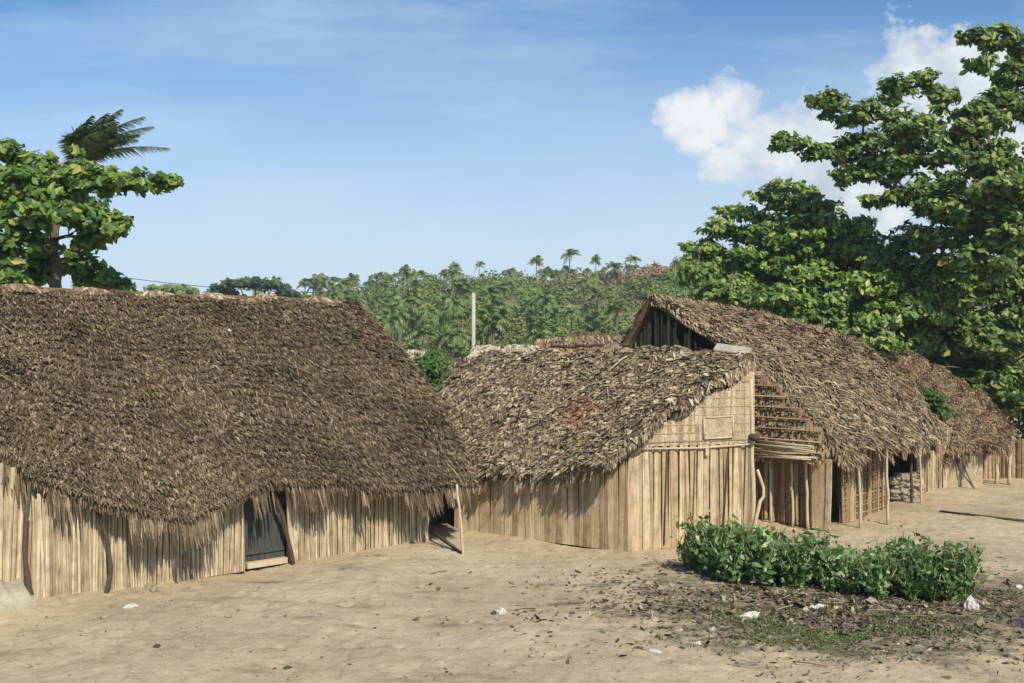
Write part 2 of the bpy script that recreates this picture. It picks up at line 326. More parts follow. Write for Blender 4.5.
# ------------------------------------------------------------------ thatch
def poly(pts):
    pts = np.asarray(pts, float); d = np.concatenate([[0], np.cumsum(np.linalg.norm(np.diff(pts[:, :2], axis=0), axis=1))])
    d = d/d[-1]
    return lambda s: np.stack([np.interp(s, d, pts[:, i]) for i in range(3)], -1)
def thatch(mb, top, bot, n, L=(.18, .34), Wd=(.025, .05), lift=.05, rough=.03, arch=0.0, fringe=400, fl=(.15, .4), ribs=0, courses=0,
           verge=(0, 0), vl=(.15, .3), yaw=.35, seed=0, thick=.14, edge=None, rows=26):
    """palm-leaf roof slope between a ridge line and an eave line"""
    T = poly(top); B = poly(bot)
    def P(s, v):
        a = T(s); b = B(s); p = a+(b-a)*v[..., None]
        p[..., 2] += arch*np.sin(np.clip(v, 0, 1)*math.pi)
        w = rough*(np.sin(s*31+v*9+seed)+np.sin(s*13-v*17+seed*2)+.8*np.sin(s*57+v*23))
        p[..., 2] += w
        if courses:                                       # each course of leaves lies over the one below
            q = v*courses+.35*np.sin(s*23)+.22*np.sin(s*61+v*3); p[..., 2] += .055*(q-np.floor(q))
        if edge is not None: p = edge(p, s, v)
        return p
    def frame(s, v):
        e = 1e-3; p = P(s, v); ds = P(s+e, v)-P(s-e, v); dv = P(s, v+e)-P(s, v-e)
        dv = np.where(np.linalg.norm(dv, axis=-1, keepdims=True) < 1e-9, np.array([0, 0, -1e-3]), dv)
        n_ = unit(np.cross(ds, dv)); n_ = np.where(n_[..., 2:] < 0, -n_, n_); return p, unit(dv), unit(ds), n_
    S, V = np.meshgrid(np.linspace(0, 1, 90), np.linspace(0, 1, 160 if courses else 26), indexing='ij')
    g, _, _, nn = frame(S, V); mb.grid(g-nn*.02, 1)
    g2 = g-nn*thick; mb.grid(g2[:, ::-1], 1)
    for a, b in ((g[0], g2[0]), (g[-1], g2[-1]), (g[:, 0], g2[:, 0]), (g[:, -1], g2[:, -1])): mb.grid(np.stack([a, b], 1), 1)
    def blades(s, v, mixdown, Lr, Wr, lf, yw, extra=None, m=0):
        N = len(s); p, dv, ds, nn = frame(s, v)
        Ls = (Lr[0]+(Lr[1]-Lr[0])*rng.random(N))[:, None]; Ws = (Wr[0]+(Wr[1]-Wr[0])*rng.random(N))[:, None]
        y = rng.normal(size=(N, 1))*yw
        d = unit(dv+ds*y+np.array((0, 0, -1.0))*mixdown+(0 if extra is None else extra*ds))
        w = unit(np.cross(d, nn)+nn*rng.normal(size=(N, 1))*.5)
        lf_ = lf*(.2+rng.random((N, 1))*1.0)
        p = p+nn*rng.random((N, 1))*.03
        mid = p+d*Ls*.55+nn*lf_*.8; tip = p+d*Ls+nn*lf_*(rng.random((N, 1))*1.6-.2)
        a = np.stack([np.stack([p-w*Ws*.5, p+w*Ws*.5], 1), np.stack([mid-w*Ws*.55, mid+w*Ws*.55], 1), np.stack([tip-w*Ws*.15, tip+w*Ws*.15], 1)], 1)
        mb.strips(a, m)
    s = rng.random(n); v = rng.random(n)
    v = (np.floor(v*rows)+rng.random(n)**2.4*.75+.05*np.sin(s*40))/rows; v = np.clip(v, 0, .985)
    blades(s, v, 0, L, Wd, lift, yaw)
    if ribs:                                              # loose midribs and long leaflets
        blades(rng.random(ribs), rng.random(ribs)*.9, 0, (.35, 1.0), (.012, .03), .07, .5)
    if fringe:
        s = rng.random(fringe); cl = .55+.45*np.sin(s*47+seed)*np.sin(s*19+1)
        blades(s, np.full(fringe, .985)-rng.random(fringe)*.03, .9, (fl[0]*.5, fl[1]*.7), (Wd[0]*.8, Wd[1]), .02, .22)
        k = rng.random(fringe) < np.clip(cl*1.6-.7, 0, 1)
        blades(s[k], np.full(k.sum(), .99), 1.6, (fl[0]*1.2, fl[1]*1.45), (Wd[0]*.9, Wd[1]*1.3), .01, .18)
    for side, cnt in ((0, verge[0]), (1, verge[1])):
        if cnt: blades(np.full(cnt, float(side))+(.004 if side == 0 else -.004), rng.random(cnt)*.98, .5, vl, Wd, .03, .3, extra=(-.9 if side == 0 else .9))
    return P

# walls -----------------------------------------------------------
def stave_wall(mb, p0, p1, top, wid, th=.02, tilt=.02, jit=.012, gap=.0, base=-.05, round_=False, m=0, topj=.03, bow=0):
    """vertical reeds / boards from p0 to p1; top = height function of s"""
    p0 = np.array(p0[:2], float); p1 = np.array(p1[:2], float); L = np.linalg.norm(p1-p0); d = (p1-p0)/L
    nrm = np.array((d[1], -d[0])); nrm = nrm if nrm[1] < 0 else -nrm; x = 0
    while x < L:
        w = random.uniform(*wid); s = (x+w/2)/L; h = top(min(1, s))+random.uniform(-topj, topj)
        o = random.uniform(-jit, jit)+(bow*math.sin(s*9)); t = random.gauss(0, tilt); b = base
        tx = random.gauss(0, tilt*.6)
        K = 3; rows = []
        for k in range(K):
            f = k/(K-1); z = b+(h-b)*f; cx = x+w/2+t*f*h+random.gauss(0, .004); oo = o+tx*f*.5
            c = p0+d*cx+nrm*oo; hw = w/2*(1-.1*f*random.random())
            if round_:
                rows.append([(*(c-d*hw), z), (*(c-d*hw*.6+nrm*w*.33), z), (*(c+nrm*w*.45), z), (*(c+d*hw*.6+nrm*w*.33), z), (*(c+d*hw), z)])
            else:
                rows.append([(*(c-d*hw), z), (*(c-d*hw+nrm*th), z), (*(c+d*hw+nrm*th), z), (*(c+d*hw), z)])
        g = np.array(rows); n = g.shape[1]; i = np.arange(K*n).reshape(K, n); nx = np.roll(i, -1, 1)
        mb.add(g.reshape(-1, 3), [np.stack([i[:-1], nx[:-1], nx[1:], i[1:]], -1).reshape(-1, 4), i[-1][None]], m)
        x += w*random.uniform(.9, 1.0)+gap*random.random()
def backing(mb, p0, p1, top, off=.06, base=-.05, m=0):
    p0 = np.array(p0[:2], float); p1 = np.array(p1[:2], float); d = unit(p1-p0); nrm = np.array((d[1], -d[0])); nrm = nrm if nrm[1] < 0 else -nrm
    ss = np.linspace(0, 1, 16); g = []
    for dd in (off, off+.03):
        g.append([[(*(p0+(p1-p0)*s-nrm*dd), base), (*(p0+(p1-p0)*s-nrm*dd), top(s)-.05)] for s in ss])
    g = np.array(g); mb.grid(g[0], m, False); mb.grid(g[1], m, False)
    mb.grid(np.stack([g[0][:, 1], g[1][:, 1]], 1), m, False)
def pole(parent, name, pts, r, m, nn=8):
    b = MB(); pts = np.array(pts, float); k = np.linspace(0, 1, 9); d = np.linspace(0, 1, len(pts))
    p = np.stack([np.interp(k, d, pts[:, i]) for i in range(3)], -1)
    p[1:-1] += rng.normal(size=(7, 3))*.008
    b.tube(p, np.linspace(r, r*.8, 9), nn, 0, .08); return b.build(name, M[m], parent)
lerp = lambda a, b: (lambda s: a+(b-a)*s)

# ================================================================== HUT A (big, left)
dA = unit(np.array((.755, .655, 0))); nA = np.array((-dA[1], dA[0], 0)); EA = np.array((-1.78, 20.4, 0))
A = lambda t, u, z=0.0: EA-dA*t+nA*u+np.array((0, 0, z))
ridgeA = A(0, 3, 5.0); slA = np.cross(dA, unit(-nA*3.62+np.array((0, 0, -3.85)))); slA = slA if slA[2] > 0 else -slA
hutA = empty('thatched_hut', A(5, 1.5), 'largest hut with a long dark brown palm thatch roof low over pale reed walls', 'hut', 'thatched huts')
eaveA = [(-190, 455), (-60, 452), (10, 458), (28, 476), (50, 490), (80, 500), (110, 510), (150, 518), (185, 520), (215, 508), (245, 494), (265, 486), (300, 484), (340, 489), (380, 492), (430, 491), (474, 484)]
topA = [hit(x, y, ridgeA, slA) for x, y in ((-160, 284), (0, 290), (120, 296), (230, 300), (300, 302), (352, 304))]
botA = [hit(x, y, ridgeA, slA) for x, y in eaveA]
def edgeA(p, s, v):
    k = np.clip((s-.85)/.15, 0, 1)**2*np.sin(np.clip(v, 0, 1)*math.pi)*.48
    return p+k[..., None]*dA
b = MB(); thatch(b, topA, botA, 115000, L=(.1, .23), Wd=(.012, .034), lift=.05, rough=.022, fringe=5200, fl=(.12, .42), verge=(300, 1100), edge=edgeA, ribs=60, courses=26, seed=1, rows=34, arch=.05)
roof = b.build('thatch_roof', [M['thatchA'], M['under']], hutA)
b = MB(); tb = [p+nA*.05 for p in topA]; bb = [np.array((p[0], p[1], 0))+nA*3.3+np.array((0, 0, 1.25)) for p in topA]
thatch(b, tb, bb, 9000, L=(.25, .5), Wd=(.05, .1), lift=.06, fringe=500, seed=2)
b.build('back_slope', [M['thatchA'], M['under']], hutA)
# pale capping along the ridge
b = MB(); T = poly(topA); N = 2600; s = rng.random(N); p = T(s)+np.array((0, 0, .02)); sd = np.where(rng.random(N) < .75, -1.0, 1.0)[:, None]
d = unit(nA*sd+np.array((0, 0, -.75))+dA*rng.normal(size=(N, 1))*.9); L = (.1+.16*rng.random((N, 1))); w = dA*(.02+.02*rng.random((N, 1)))
up = np.array((0, 0, 1.0))*(.05+.04*np.sin(s*50)[:, None]+.03*rng.random((N, 1)))
b.strips(np.stack([np.stack([p+up-w, p+up+w], 1), np.stack([p+up+d*L*.5-w, p+up+d*L*.5+w], 1), np.stack([p+up+d*L-w*.3+0*up, p+up+d*L+w*.3], 1)], 1))
ss = np.linspace(0, 1, 40); b.tube(T(ss)+np.array((0, 0, .04))+rng.normal(size=(40, 3))*.012, .05, 8)
tag(b.build('ridge_cap', M['thatchC'], hutA), label='pale bleached thatch cap along the roof ridge')
# walls
def topAw(s): return 1.5
def onwall(px, u=0.0):                                             # wall parameter t at an image column
    r = (px-512)/F; a = EA+nA*u; t = (a[0]-r*a[1])/(dA[0]-r*dA[1]); return t
tw = lambda px, u=0.0: A(onwall(px, u), u)
b = MB(); q0 = tw(34); q1 = tw(243)
stave_wall(b, q0, q1, lambda s: 1.62, (.022, .055), jit=.02, tilt=.02, round_=True, topj=.05); backing(b, q0, q1, lambda s: 1.62)
b.build('wall', M['reed'], hutA)
b = MB(); q0 = tw(289); q1 = tw(428)
stave_wall(b, q0, q1, lambda s: 1.62, (.022, .055), jit=.02, tilt=.02, round_=True, topj=.04); backing(b, q0, q1, lambda s: 1.62)
b.build('wall', M['reed'], hutA)
# taller part of the wall at the far left
b = MB(); q0 = tw(-170, .28); q1 = tw(36, .28)
stave_wall(b, q0, q1, lambda s: 2.1, (.04, .1), jit=.04, tilt=.03, round_=True, topj=.08); backing(b, q0, q1, lambda s: 2.0)
tag(b.build('wall', M['reed'], hutA), label='taller weathered reed wall at the left end')
b = MB(); ss = np.linspace(0, 1, 40); tt = np.linspace(0, 1, 9); g = []
for f in ss:
    c = tw(-150+f*182, .02); hh = (.36+.05*math.sin(f*40)+.03*math.sin(f*93))*(1 if f < .97 else .6)
    g.append([c-nA*(.34*math.cos(a_*math.pi/2)+.03*math.sin(f*60+a_*5))+nA*.3*a_+np.array((0, 0, hh*math.sin(a_*math.pi/2)**.6-.03)) for a_ in tt])
g = np.array(g); b.grid(g); b.add(g[-1], [list(range(9))])
tag(b.build('mud_plinth', M['mudpale'], hutA), label='crumbling pale mud footing at the wall base')
# end walls and back wall
for t0 in (0.0, onwall(-160)-.1):
    b = MB(); stave_wall(b, A(t0, .1), A(t0, 6.0), lambda s: 1.4+3.3*(1-abs(2*s-1)), (.06, .12), topj=.03, round_=True); b.build('end_wall', M['reed'], hutA)
b = MB(); stave_wall(b, A(0, 6), A(onwall(-160), 6), lambda s: 1.5, (.08, .14), round_=True); b.build('back_wall', M['reed'], hutA)
# door
b = MB(); a0 = tw(244, .12); a1 = tw(284, .12); x = 0; dv = a1-a0; Ld = np.linalg.norm(dv); dd = dv/Ld; nn = np.array((dd[1], -dd[0], 0))
for k in range(6):
    c = a0+dd*(k+.5)*Ld/6; b.box(c+np.array((0, 0, .72)), dd*Ld/12.6, nn*.015*(1+.4*random.random()), np.array((0, 0, .66)))
for z in (.25, 1.15): b.box((a0+a1)/2+np.array((0, 0, z))+nn*.035, dd*Ld*.49, nn*.015, np.array((0, 0, .04)))
door = b.build('door', M['door'], hutA)
b = MB(); b.box((a0+a1)/2+np.array((0, 0, .03))+nn*.08, dd*Ld*.5, nn*.06, np.array((0, 0, .05))); b.build('doorstep', M['pole_pale'], hutA)
# posts
pole(hutA, 'post', [tw(34, -.14)*1+np.array((0, 0, -.1)), tw(28, -.12)+np.array((0, 0, .35)), tw(25, -.1)+np.array((0, 0, .7)), tw(27, -.05)+np.array((0, 0, 1.5))], .045, 'pole_dark')
pole(hutA, 'post', [tw(106, -.2)+np.array((0, 0, -.1)), tw(111, -.2)+np.array((0, 0, .35)), tw(108, -.2)+np.array((0, 0, .8)), tw(97, -.2)+np.array((0, 0, 1.35))], .04, 'pole_dark')
pole(hutA, 'post', [tw(293, -.1)+np.array((0, 0, -.1)), tw(285, -.12)+np.array((0, 0, .7)), tw(273, -.18)+np.array((0, 0, 1.4))], .045, 'pole_dark')
pole(hutA, 'post', [tw(296, -.06)+np.array((0, 0, -.1)), tw(289, -.06)+np.array((0, 0, .7)), tw(287, -.05)+np.array((0, 0, 1.4))], .05, 'pole_pale')
pole(hutA, 'post', [tw(426, -.07)+np.array((0, 0, -.1)), tw(428, -.07)+np.array((0, 0, 1.35))], .045, 'pole_pale')
g = gnd(463, 556); pole(hutA, 'post', [g+np.array((0, 0, -.1)), g+np.array((-.03, 0, .6)), g+np.array((-.12, .05, 1.35))], .028, 'pole_pale')

b = MB(); p0 = gnd(431, 539); p1 = gnd(462, 555); b.tube([p0+np.array((0, 0, .16)), (p0+p1)/2+np.array((0, 0, .11)), p1+np.array((0, 0, .03))], [.035, .04, .03], 7, 0, .08)  # dark tube laid where the slim post's shadow falls, standing in for it
tag(b.build('post_shadow_rod', M['pole_dark'], None, origin=p1), 'short dark rod standing in for the cast shadow of the slim post between the two nearest huts', 'stick')
# ================================================================== HUT B (middle)
K0 = np.array((-1.25, 21.9, 0)); K1 = np.array((2.21, 19.5, 0)); K2 = np.array((4.92, 20.4, 0))
nB = unit(np.array((.57, .822, 0))); dB = unit(K1-K0)
hutB = empty('thatched_hut', (1.8, 21, 0), 'middle hut with shaggy grey thatch and a tan plank gable wall behind the weeds', 'hut', 'thatched huts')
topB = [at(458, 360, 24.5), at(470, 356, 24.35), (.6, 23.4, 3.86), (2.8, 21.9, 3.92), (4.0, 21.1, 3.9), (4.98, 20.5, 3.78)]
botB = [at(417, 478, 22.2), at(470, 478, 21.35), at(500, 474, 20.9), at(540, 475, 20.4), at(575, 469, 19.8), at(603, 463, 19.2)]
b = MB(); PB = thatch(b, topB, botB, 34000, L=(.12, .28), Wd=(.03, .085), lift=.1, rough=.035, fringe=1100, fl=(.12, .32), verge=(0, 900), vl=(.12, .34), yaw=.6, seed=3, rows=20, arch=.1, thick=.26, ribs=900)
b.build('thatch_roof', [M['thatchB'], M['under']], hutB)
b = MB(); bk = [np.array((x, y, 1.6))+nB*2.0 for x, y, z in topB[:-1]]+[np.array((4.3+.9, 20.9+1.3, 1.7))]
thatch(b, [np.array(q)+nB*.03-np.array((0, 0, .03)) for q in topB[:-1]]+[np.array((4.7, 20.7, 3.7))], bk, 3500, L=(.25, .45), Wd=(.06, .12), fringe=300, seed=4)
b.build('back_slope', [M['thatchB'], M['under']], hutB)
b = MB(); ss = np.linspace(.34, .62, 20); T = poly(topB); b.tube(T(ss)+np.array((0, 0, .1))+rng.normal(size=(20, 3))*.02, .035, 7); b.build('ridge_pole', M['pole_dark'], hutB)
b = MB(); KL = K0-dB*1.0
stave_wall(b, K0, K1, lambda s: 1.5+.42*s**5, (.06, .14), th=.025, tilt=.018, jit=.012, gap=.003, topj=.03); backing(b, K0, K1, lambda s: 1.5+.42*s**5, .05)
b.build('wall', M['plank'], hutB)
_S, _V = np.meshgrid(np.linspace(0, 1, 200), np.linspace(0, 1, 100), indexing='ij'); _G = PB(_S, _V).reshape(-1, 3)
def vz(s):
    q = (K1+(K2-K1)*s)[:2]; j = np.argmin(((_G[:, :2]-q)**2).sum(1)); return float(_G[j, 2])-.24
b = MB()
stave_wall(b, K1, K2, lambda s: min(vz(s), 2.02), (.05, .14), th=.03, tilt=.022, jit=.012, gap=.003, topj=.015); backing(b, K1, K2, lambda s: vz(s), .025)
b.build('gable_wall', M['plank'], hutB)
# woven upper gable panel: horizontal + vertical thin splints
b = MB(); e = unit(K2-K1); Lg = np.linalg.norm(K2-K1); ng = np.array((e[1], -e[0], 0))
g = []; 
for s in np.linspace(.03, 1, 110):
    z1 = vz(s)-.02; z0 = 2.0
    if z1 <= z0: continue
    x = s*Lg+random.gauss(0, .01); w = random.uniform(.02, .035); c = K1+e*x+ng*(.02+.012*random.random())
    b.box(c+np.array((0, 0, (z0+z1)/2)), e*w, ng*.006, np.array((random.gauss(0, .01), 0, (z1-z0)/2)))
for z in np.arange(2.08, 3.3, .17):
    s0 = max(.12, next((q_ for q_ in np.linspace(0, 1, 60) if vz(q_) > z+.02), 1.0))
    if s0 > .97: continue
    c0 = K1+e*s0*Lg; c1 = K1+e*Lg*.99; b.box((c0+c1)/2+np.array((0, 0, z+random.gauss(0, .008)))+ng*(.035+.01*random.random()), (c1-c0)/2, ng*.006, np.array((0, 0, random.uniform(.006, .012))))
tag(b.build('gable_panel', M['weave'], hutB), label='paler woven panel in the top of the gable')
def gp(px, py, off=.06):
    p0 = K1+ng*off; return hit(px, py, p0, ng)
b = MB(); b.tube([gp(640, 449, .07), gp(700, 448, .07), gp(752, 444, .07)], .022, 7); b.box(gp(707, 452, .09), e*.04, ng*.02, np.array((0, 0, .07)))
b.build('cross_beam', M['pole_pale'], hutB)
c0, c1, c2, c3 = gp(704, 439), gp(733, 437), gp(733, 416), gp(704, 418)
b = MB(); b.add([c0, c1, c2, c3], [[0, 1, 2, 3]]); 
hat = b.build('hatch', M['weave'], hutB)
b = MB()
for p, q in ((c0, c1), (c1, c2), (c2, c3), (c3, c0)): b.tube([p, (p+q)/2, q], .02, 6)
b.build('frame', M['pole_pale'], hat)
b = MB()
for px, w, z0 in ((664, .016, 450), (692, .01, 450), (722, .022, 450)):
    p = gp(px, 545, .05); q = gp(px+(6 if px > 700 else 3), 452, .05); b.tube([p, (p+q)/2, q], w, 6)
b.build('batten', M['pole_dark'], hutB)
pole(hutB, 'post', [K2+ng*.05+np.array((0, 0, -.1)), K2+ng*.05+np.array((-.02, 0, 1.7)), K2+ng*.05+np.array((-.05, 0, 3.3))], .05, 'pole_pale')
b = MB(); c = gp(753, 437, .1); b.tube([c-ng*.3, c, c+ng*.12], .075, 9, 0, .05); b.build('beam_end', M['pole_dark'], hutB)
pole(hutB, 'brace', [gp(748, 540, .12)+e*.12, gp(751, 510, .12)+e*.15, gp(757, 495, .1)+e*.2, gp(753, 470, .1)+e*.1], .04, 'pole_pale')
b = MB(); bw0 = K2; bw1 = K2+np.array((0.05, 1.6, 0)); stave_wall(b, bw0, bw1, lambda s: 2.9-1.2*s, (.1, .2)); stave_wall(b, KL+nB*2.9, bw1, lambda s: 1.6, (.12, .2)); stave_wall(b, KL, KL+nB*2.9, lambda s: 1.5+1.2*(1-abs(2*s-1)), (.12, .2))
b.build('back_wall', M['plank'], hutB)
b = MB(); a = np.array((4.3, 20.95, 3.94)); bq = np.array((4.95, 20.6, 3.84)); b.box((a+bq)/2-nB*.06+np.array((0, 0, .03)), (bq-a)/2, nB*.1+np.array((0, 0, .065)), np.array((0, 0, .012)))
tag(b.build('ridge_sheet', M['grey'], hutB), label='weathered grey sheet laid over the ridge end')

# ================================================================== HUT C (right)
dC = unit(np.array((.69, .73, 0))); nC = np.array((-dC[1], dC[0], 0)); CC = np.array((6.95, 21.9, 0))
hutC = empty('thatched_hut', (8, 25, 0), 'tall peaked straw hut right of the plank gable with slim poles under its eave', 'hut', 'thatched huts')
topC = [(3.42, 24.75, 5.16), (5.5, 27.2, 5.06), (7.5, 29.0, 4.8), at(830, 335, 30.3), at(858, 347, 30.8), at(876, 358, 31)]
botC = [at(829, 462, 21.4), at(845, 459, 21.7), at(862, 454, 22.0), at(885, 447, 22.5), at(912, 445, 25), at(944, 440, 26.7)]
def edgeC(p, s, v):
    k = np.clip(1-s/.16, 0, 1)**1.5*np.clip((v-.3)/.35, 0, 1); return p+(k*.6)[..., None]*dC
b = MB(); thatch(b, topC, botC, 40000, L=(.16, .42), Wd=(.016, .05), lift=.1, rough=.055, fringe=1900, fl=(.08, .28), verge=(1400, 500), vl=(.1, .3), edge=edgeC, yaw=.4, seed=5, ribs=1600, rows=24, arch=.42)
b.build('thatch_roof', [M['thatchC'], M['under']], hutC)
b = MB(); bk = [np.array((x, y, 1.6))+nC*2.5 for x, y, z in topC]
thatch(b, [np.array(q)+nC*.04 for q in topC], bk, 7000, L=(.25, .5), Wd=(.03, .08), fringe=400, verge=(350, 0), vl=(.12, .25), seed=6)
b.build('back_slope', [M['thatchC'], M['under']], hutC)
b = MB(); T = poly(topC); N = 1500; s = rng.random(N); p = T(s)+np.array((0, 0, .06)); sd = np.where(rng.random(N) < .8, -1.0, 1.0)[:, None]
d = unit(nC*sd+np.array((0, 0, -.5))+dC*rng.normal(size=(N, 1))*.8); L = (.2+.35*rng.random((N, 1))); w = dC*(.015+.02*rng.random((N, 1))); up = np.array((0, 0, 1.0))*(.05+.09*rng.random((N, 1)))
b.strips(np.stack([np.stack([p-w, p+w], 1), np.stack([p+up+d*L*.5-w, p+up+d*L*.5+w], 1), np.stack([p+d*L-w*.3, p+d*L+w*.3], 1)], 1))
ss = np.linspace(.12, .95, 24); b.tube(T(ss)+np.array((0, 0, .1))+rng.normal(size=(24, 3))*.02, .045, 7)
b.build('ridge_cap', M['thatchC'], hutC)
# front walls: planks, door gap, wattle panel, low rubble wall
cw = lambda px, u=0.0: (lambda a: a+dC*((px-512)/F*a[1]-a[0])/(dC[0]-(px-512)/F*dC[1]))(CC+nC*u)
# layered leaf infill of the gable
b = MB(); gdir = nC
for k in range(17):
    z = 1.62+k*.12; w0 = max(-.1, (z-1.62)/.86-.62); w1 = 4.2-(z-1.6)*.45
    w0 += random.uniform(-.12, .12); N = 300; x = w0+(w1-w0)*rng.random(N); p = CC+gdir*x[:, None]+np.array((0, 0, z))-dC*(.22+.03*rng.random((N, 1)))
    L = .08+.2*rng.random((N, 1))**2; w = gdir*(.015+.035*rng.random((N, 1))); dn = np.array((0, 0, -1.0))-dC*.4+gdir*rng.normal(size=(N, 1))*.3
    b.strips(np.stack([np.stack([p-w, p+w], 1), np.stack([p+dn*L*.6-w, p+dn*L*.6+w], 1), np.stack([p+dn*L-w*.6, p+dn*L+w*.6], 1)], 1))
    if k % 2 == 0: c0 = CC+gdir*w0-dC*.34+np.array((0, 0, z+.03)); c1 = CC+gdir*w1-dC*.34+np.array((0, 0, z+.06)); b.tube([c0, (c0+c1)/2, c1], random.uniform(.012, .022), 6)
pg = [CC-dC*.16+gdir*w_+np.array((0, 0, z_)) for w_, z_ in ((-.05, 1.5), (4.3, 1.5), (4.3, 2.6), (2.9, 3.6), (2.2, 3.5), (-.05, 1.75))]
b.add(pg, [list(range(6))])
b.add([q+dC*.05 for q in pg], [list(range(6))[::-1]])
b.build('gable_infill', M['stick'], hutC)
# bundle of sticks stored under the infill
b = MB()
for k in range(16):
    z = 1.5+.3*random.random(); c0 = CC+nC*random.uniform(.1, .3)-dC*(.3+.1*random.random())+np.array((0, 0, z)); c1 = c0+nC*random.uniform(1., 1.5)+np.array((0, 0, random.uniform(-.03, .06))); b.tube([c0, (c0+c1)/2+np.array((0, 0, random.gauss(0, .03))), c1], random.uniform(.015, .03), 6)
b.build('stick_rack', M['pole_pale'], hutC)
b = MB(); stave_wall(b, CC+nC*.05+dC*.15, CC+nC*4.3+dC*.15, lambda s: 1.6, (.04, .11), jit=.05, tilt=.03, gap=.02, round_=True); backing(b, CC+nC*.05+dC*.15, CC+nC*4.3+dC*.15, lambda s: 1.65, .07)
b.build('gable_wall', M['stick'], hutC)
for w_ in (1.35, .82): pole(hutC, 'post', [CC+nC*w_-dC*.05+np.array((0, 0, -.1)), CC+nC*(w_+.03)-dC*.05+np.array((0, 0, 1.6))], .035, 'pole_pale')
b = MB(); stave_wall(b, CC+nC*.34-dC*.04, CC+nC*.0-dC*.04, lambda s: 1.5, (.12, .2), th=.03, topj=.02); b.build('corner_boards', M['plank'], hutC)
pole(hutC, 'post', [CC+nC*.42-dC*.1+np.array((0, 0, -.1)), CC+nC*.46-dC*.12+np.array((0, 0, 1.55))], .035, 'pole_pale')
q0 = cw(843, .1); q1 = cw(888, .1)
b = MB(); stave_wall(b, q0, q1, lambda s: 1.5, (.04, .1), jit=.03, tilt=.03, gap=.09, round_=True, topj=.04)
L_ = q1-q0
for z in np.arange(.12, 1.5, .13):
    c0 = q0+np.array((0, 0, z)); c1 = q1+np.array((0, 0, z+random.gauss(0, .03))); b.tube([c0, (c0+c1)/2+np.array((0, 0, random.gauss(0, .02))), c1], .018, 5)
b.build('wattle_wall', M['stick'], hutC)
b = MB(); backing(b, q0, q1, lambda s: 1.5, .05); b.build('daub', M['mud'], hutC)
q2 = cw(918, .5); q3 = cw(950, .5)
b = MB(); r0 = cw(892, .6)
for k in range(110):
    f = random.random(); c = r0+(q2-r0)*f+np.array((random.gauss(0, .05), random.gauss(0, .05), random.uniform(0, .62))); s_ = random.uniform(.06, .12); b.lump(c, (s_*1.5, s_, s_*.6), 6, 0, .16)
b.build('rubble_wall', M['stone'], hutC)
b = MB(); stave_wall(b, q2, q3, lambda s: 1.6, (.03, .08), jit=.05, tilt=.05, round_=True, topj=.12); backing(b, q2, q3, lambda s: 1.5, .06); b.build('straw_wall', M['weave'], hutC)
b = MB(); stave_wall(b, CC+nC*2-dC*.05, CC+nC*6.6-dC*.05, lambda s: min(3.0+3.4*s, 4.95-4.6*max(0, s-.55)), (.03, .08), tilt=.05, jit=.04, round_=True)
b.build('inner_gable', M['thatchD'], hutC)
b = MB(); stave_wall(b, cw(829, .9), q3+nC*2.5, lambda s: 1.7, (.06, .14), round_=True); stave_wall(b, CC+nC*4.3+dC*.2, CC+nC*4.3+dC*6.5, lambda s: 1.9, (.1, .2), round_=True); stave_wall(b, CC+dC*7.5+nC*.5, CC+dC*7.5+nC*4.3, lambda s: 1.6, (.1, .2), round_=True)
b.build('inner_wall', M['stick'], hutC)
for (x, yb, yt, m_, r_) in ((860, 526, 452, 'pole_pale', .032), (888, 523, 449, 'pole_pale', .035), (912, 502, 446, 'pole_dark', .04), (921, 503, 446, 'pole_pale', .03)):
    g = gnd(x, yb); zt = CH+(HZ-yt)/F*g[1]; pole(hutC, 'post', [g+np.array((0, 0, -.1)), g+np.array((-.01, 0, zt*.5)), g+np.array((-.04, .02, zt+.1))], r_, m_)

# ================================================================== HUT D (reddish, far right)
hutD = empty('thatched_hut', (14, 29, 0), 'sagging reddish brown thatched hut under the big tree at the right', 'hut', 'thatched huts')
topD = [at(840, 334, 33.6), at(875, 342, 33.4), at(905, 351, 33.2), at(935, 364, 33), at(962, 380, 32.6), at(988, 401, 32), at(1010, 428, 31)]
botD = [at(868, 478, 28.2), at(900, 470, 28), at(925, 462, 28), at(950, 456, 28), at(985, 449, 28.2), at(1010, 446, 28.8)]
b = MB(); thatch(b, topD, botD, 34000, L=(.14, .36), Wd=(.014, .04), lift=.07, rough=.05, fringe=700, fl=(.15, .4), verge=(0, 250), yaw=.5, ribs=500, seed=8, arch=.25)
b.build('thatch_roof', [M['thatchD'], M['under']], hutD)
b = MB(); thatch(b, topD, [np.array((p[0]+.5, 36.5, min(1.5, p[2]*.5))) for p in topD], 3000, L=(.25, .5), Wd=(.06, .12), fringe=200, seed=9); b.build('back_slope', [M['thatchD'], M['under']], hutD)
b = MB(); w0 = gnd(925, 489)+np.array((.1, .35, 0)); w1 = gnd(985, 488)+np.array((.1, .35, 0)); zz = np.linspace(-.1, .98, 12); ss = np.linspace(0, 1, 24)
g = np.array([[w0+(w1-w0)*s+np.array((0, random.gauss(0, .012), z)) for z in zz] for s in ss]); b.grid(g); g2 = g+np.array((0, .18, 0)); b.grid(g2[::-1])
b.grid(np.stack([g[-1], g2[-1]], 1)); b.grid(np.stack([g[:, -1], g2[:, -1]], 1)); b.grid(np.stack([g[0], g2[0]], 1)); b.build('mud_wall', M['mud'], hutD)
b = MB(); stave_wall(b, (13.9, 30.5), (16.3, 30.5), lambda s: 1.2, (.1, .2), round_=True); stave_wall(b, (11.4, 31), (13.9, 30.5), lambda s: 1.2, (.1, .2), round_=True); b.build('back_wall', M['stick'], hutD)
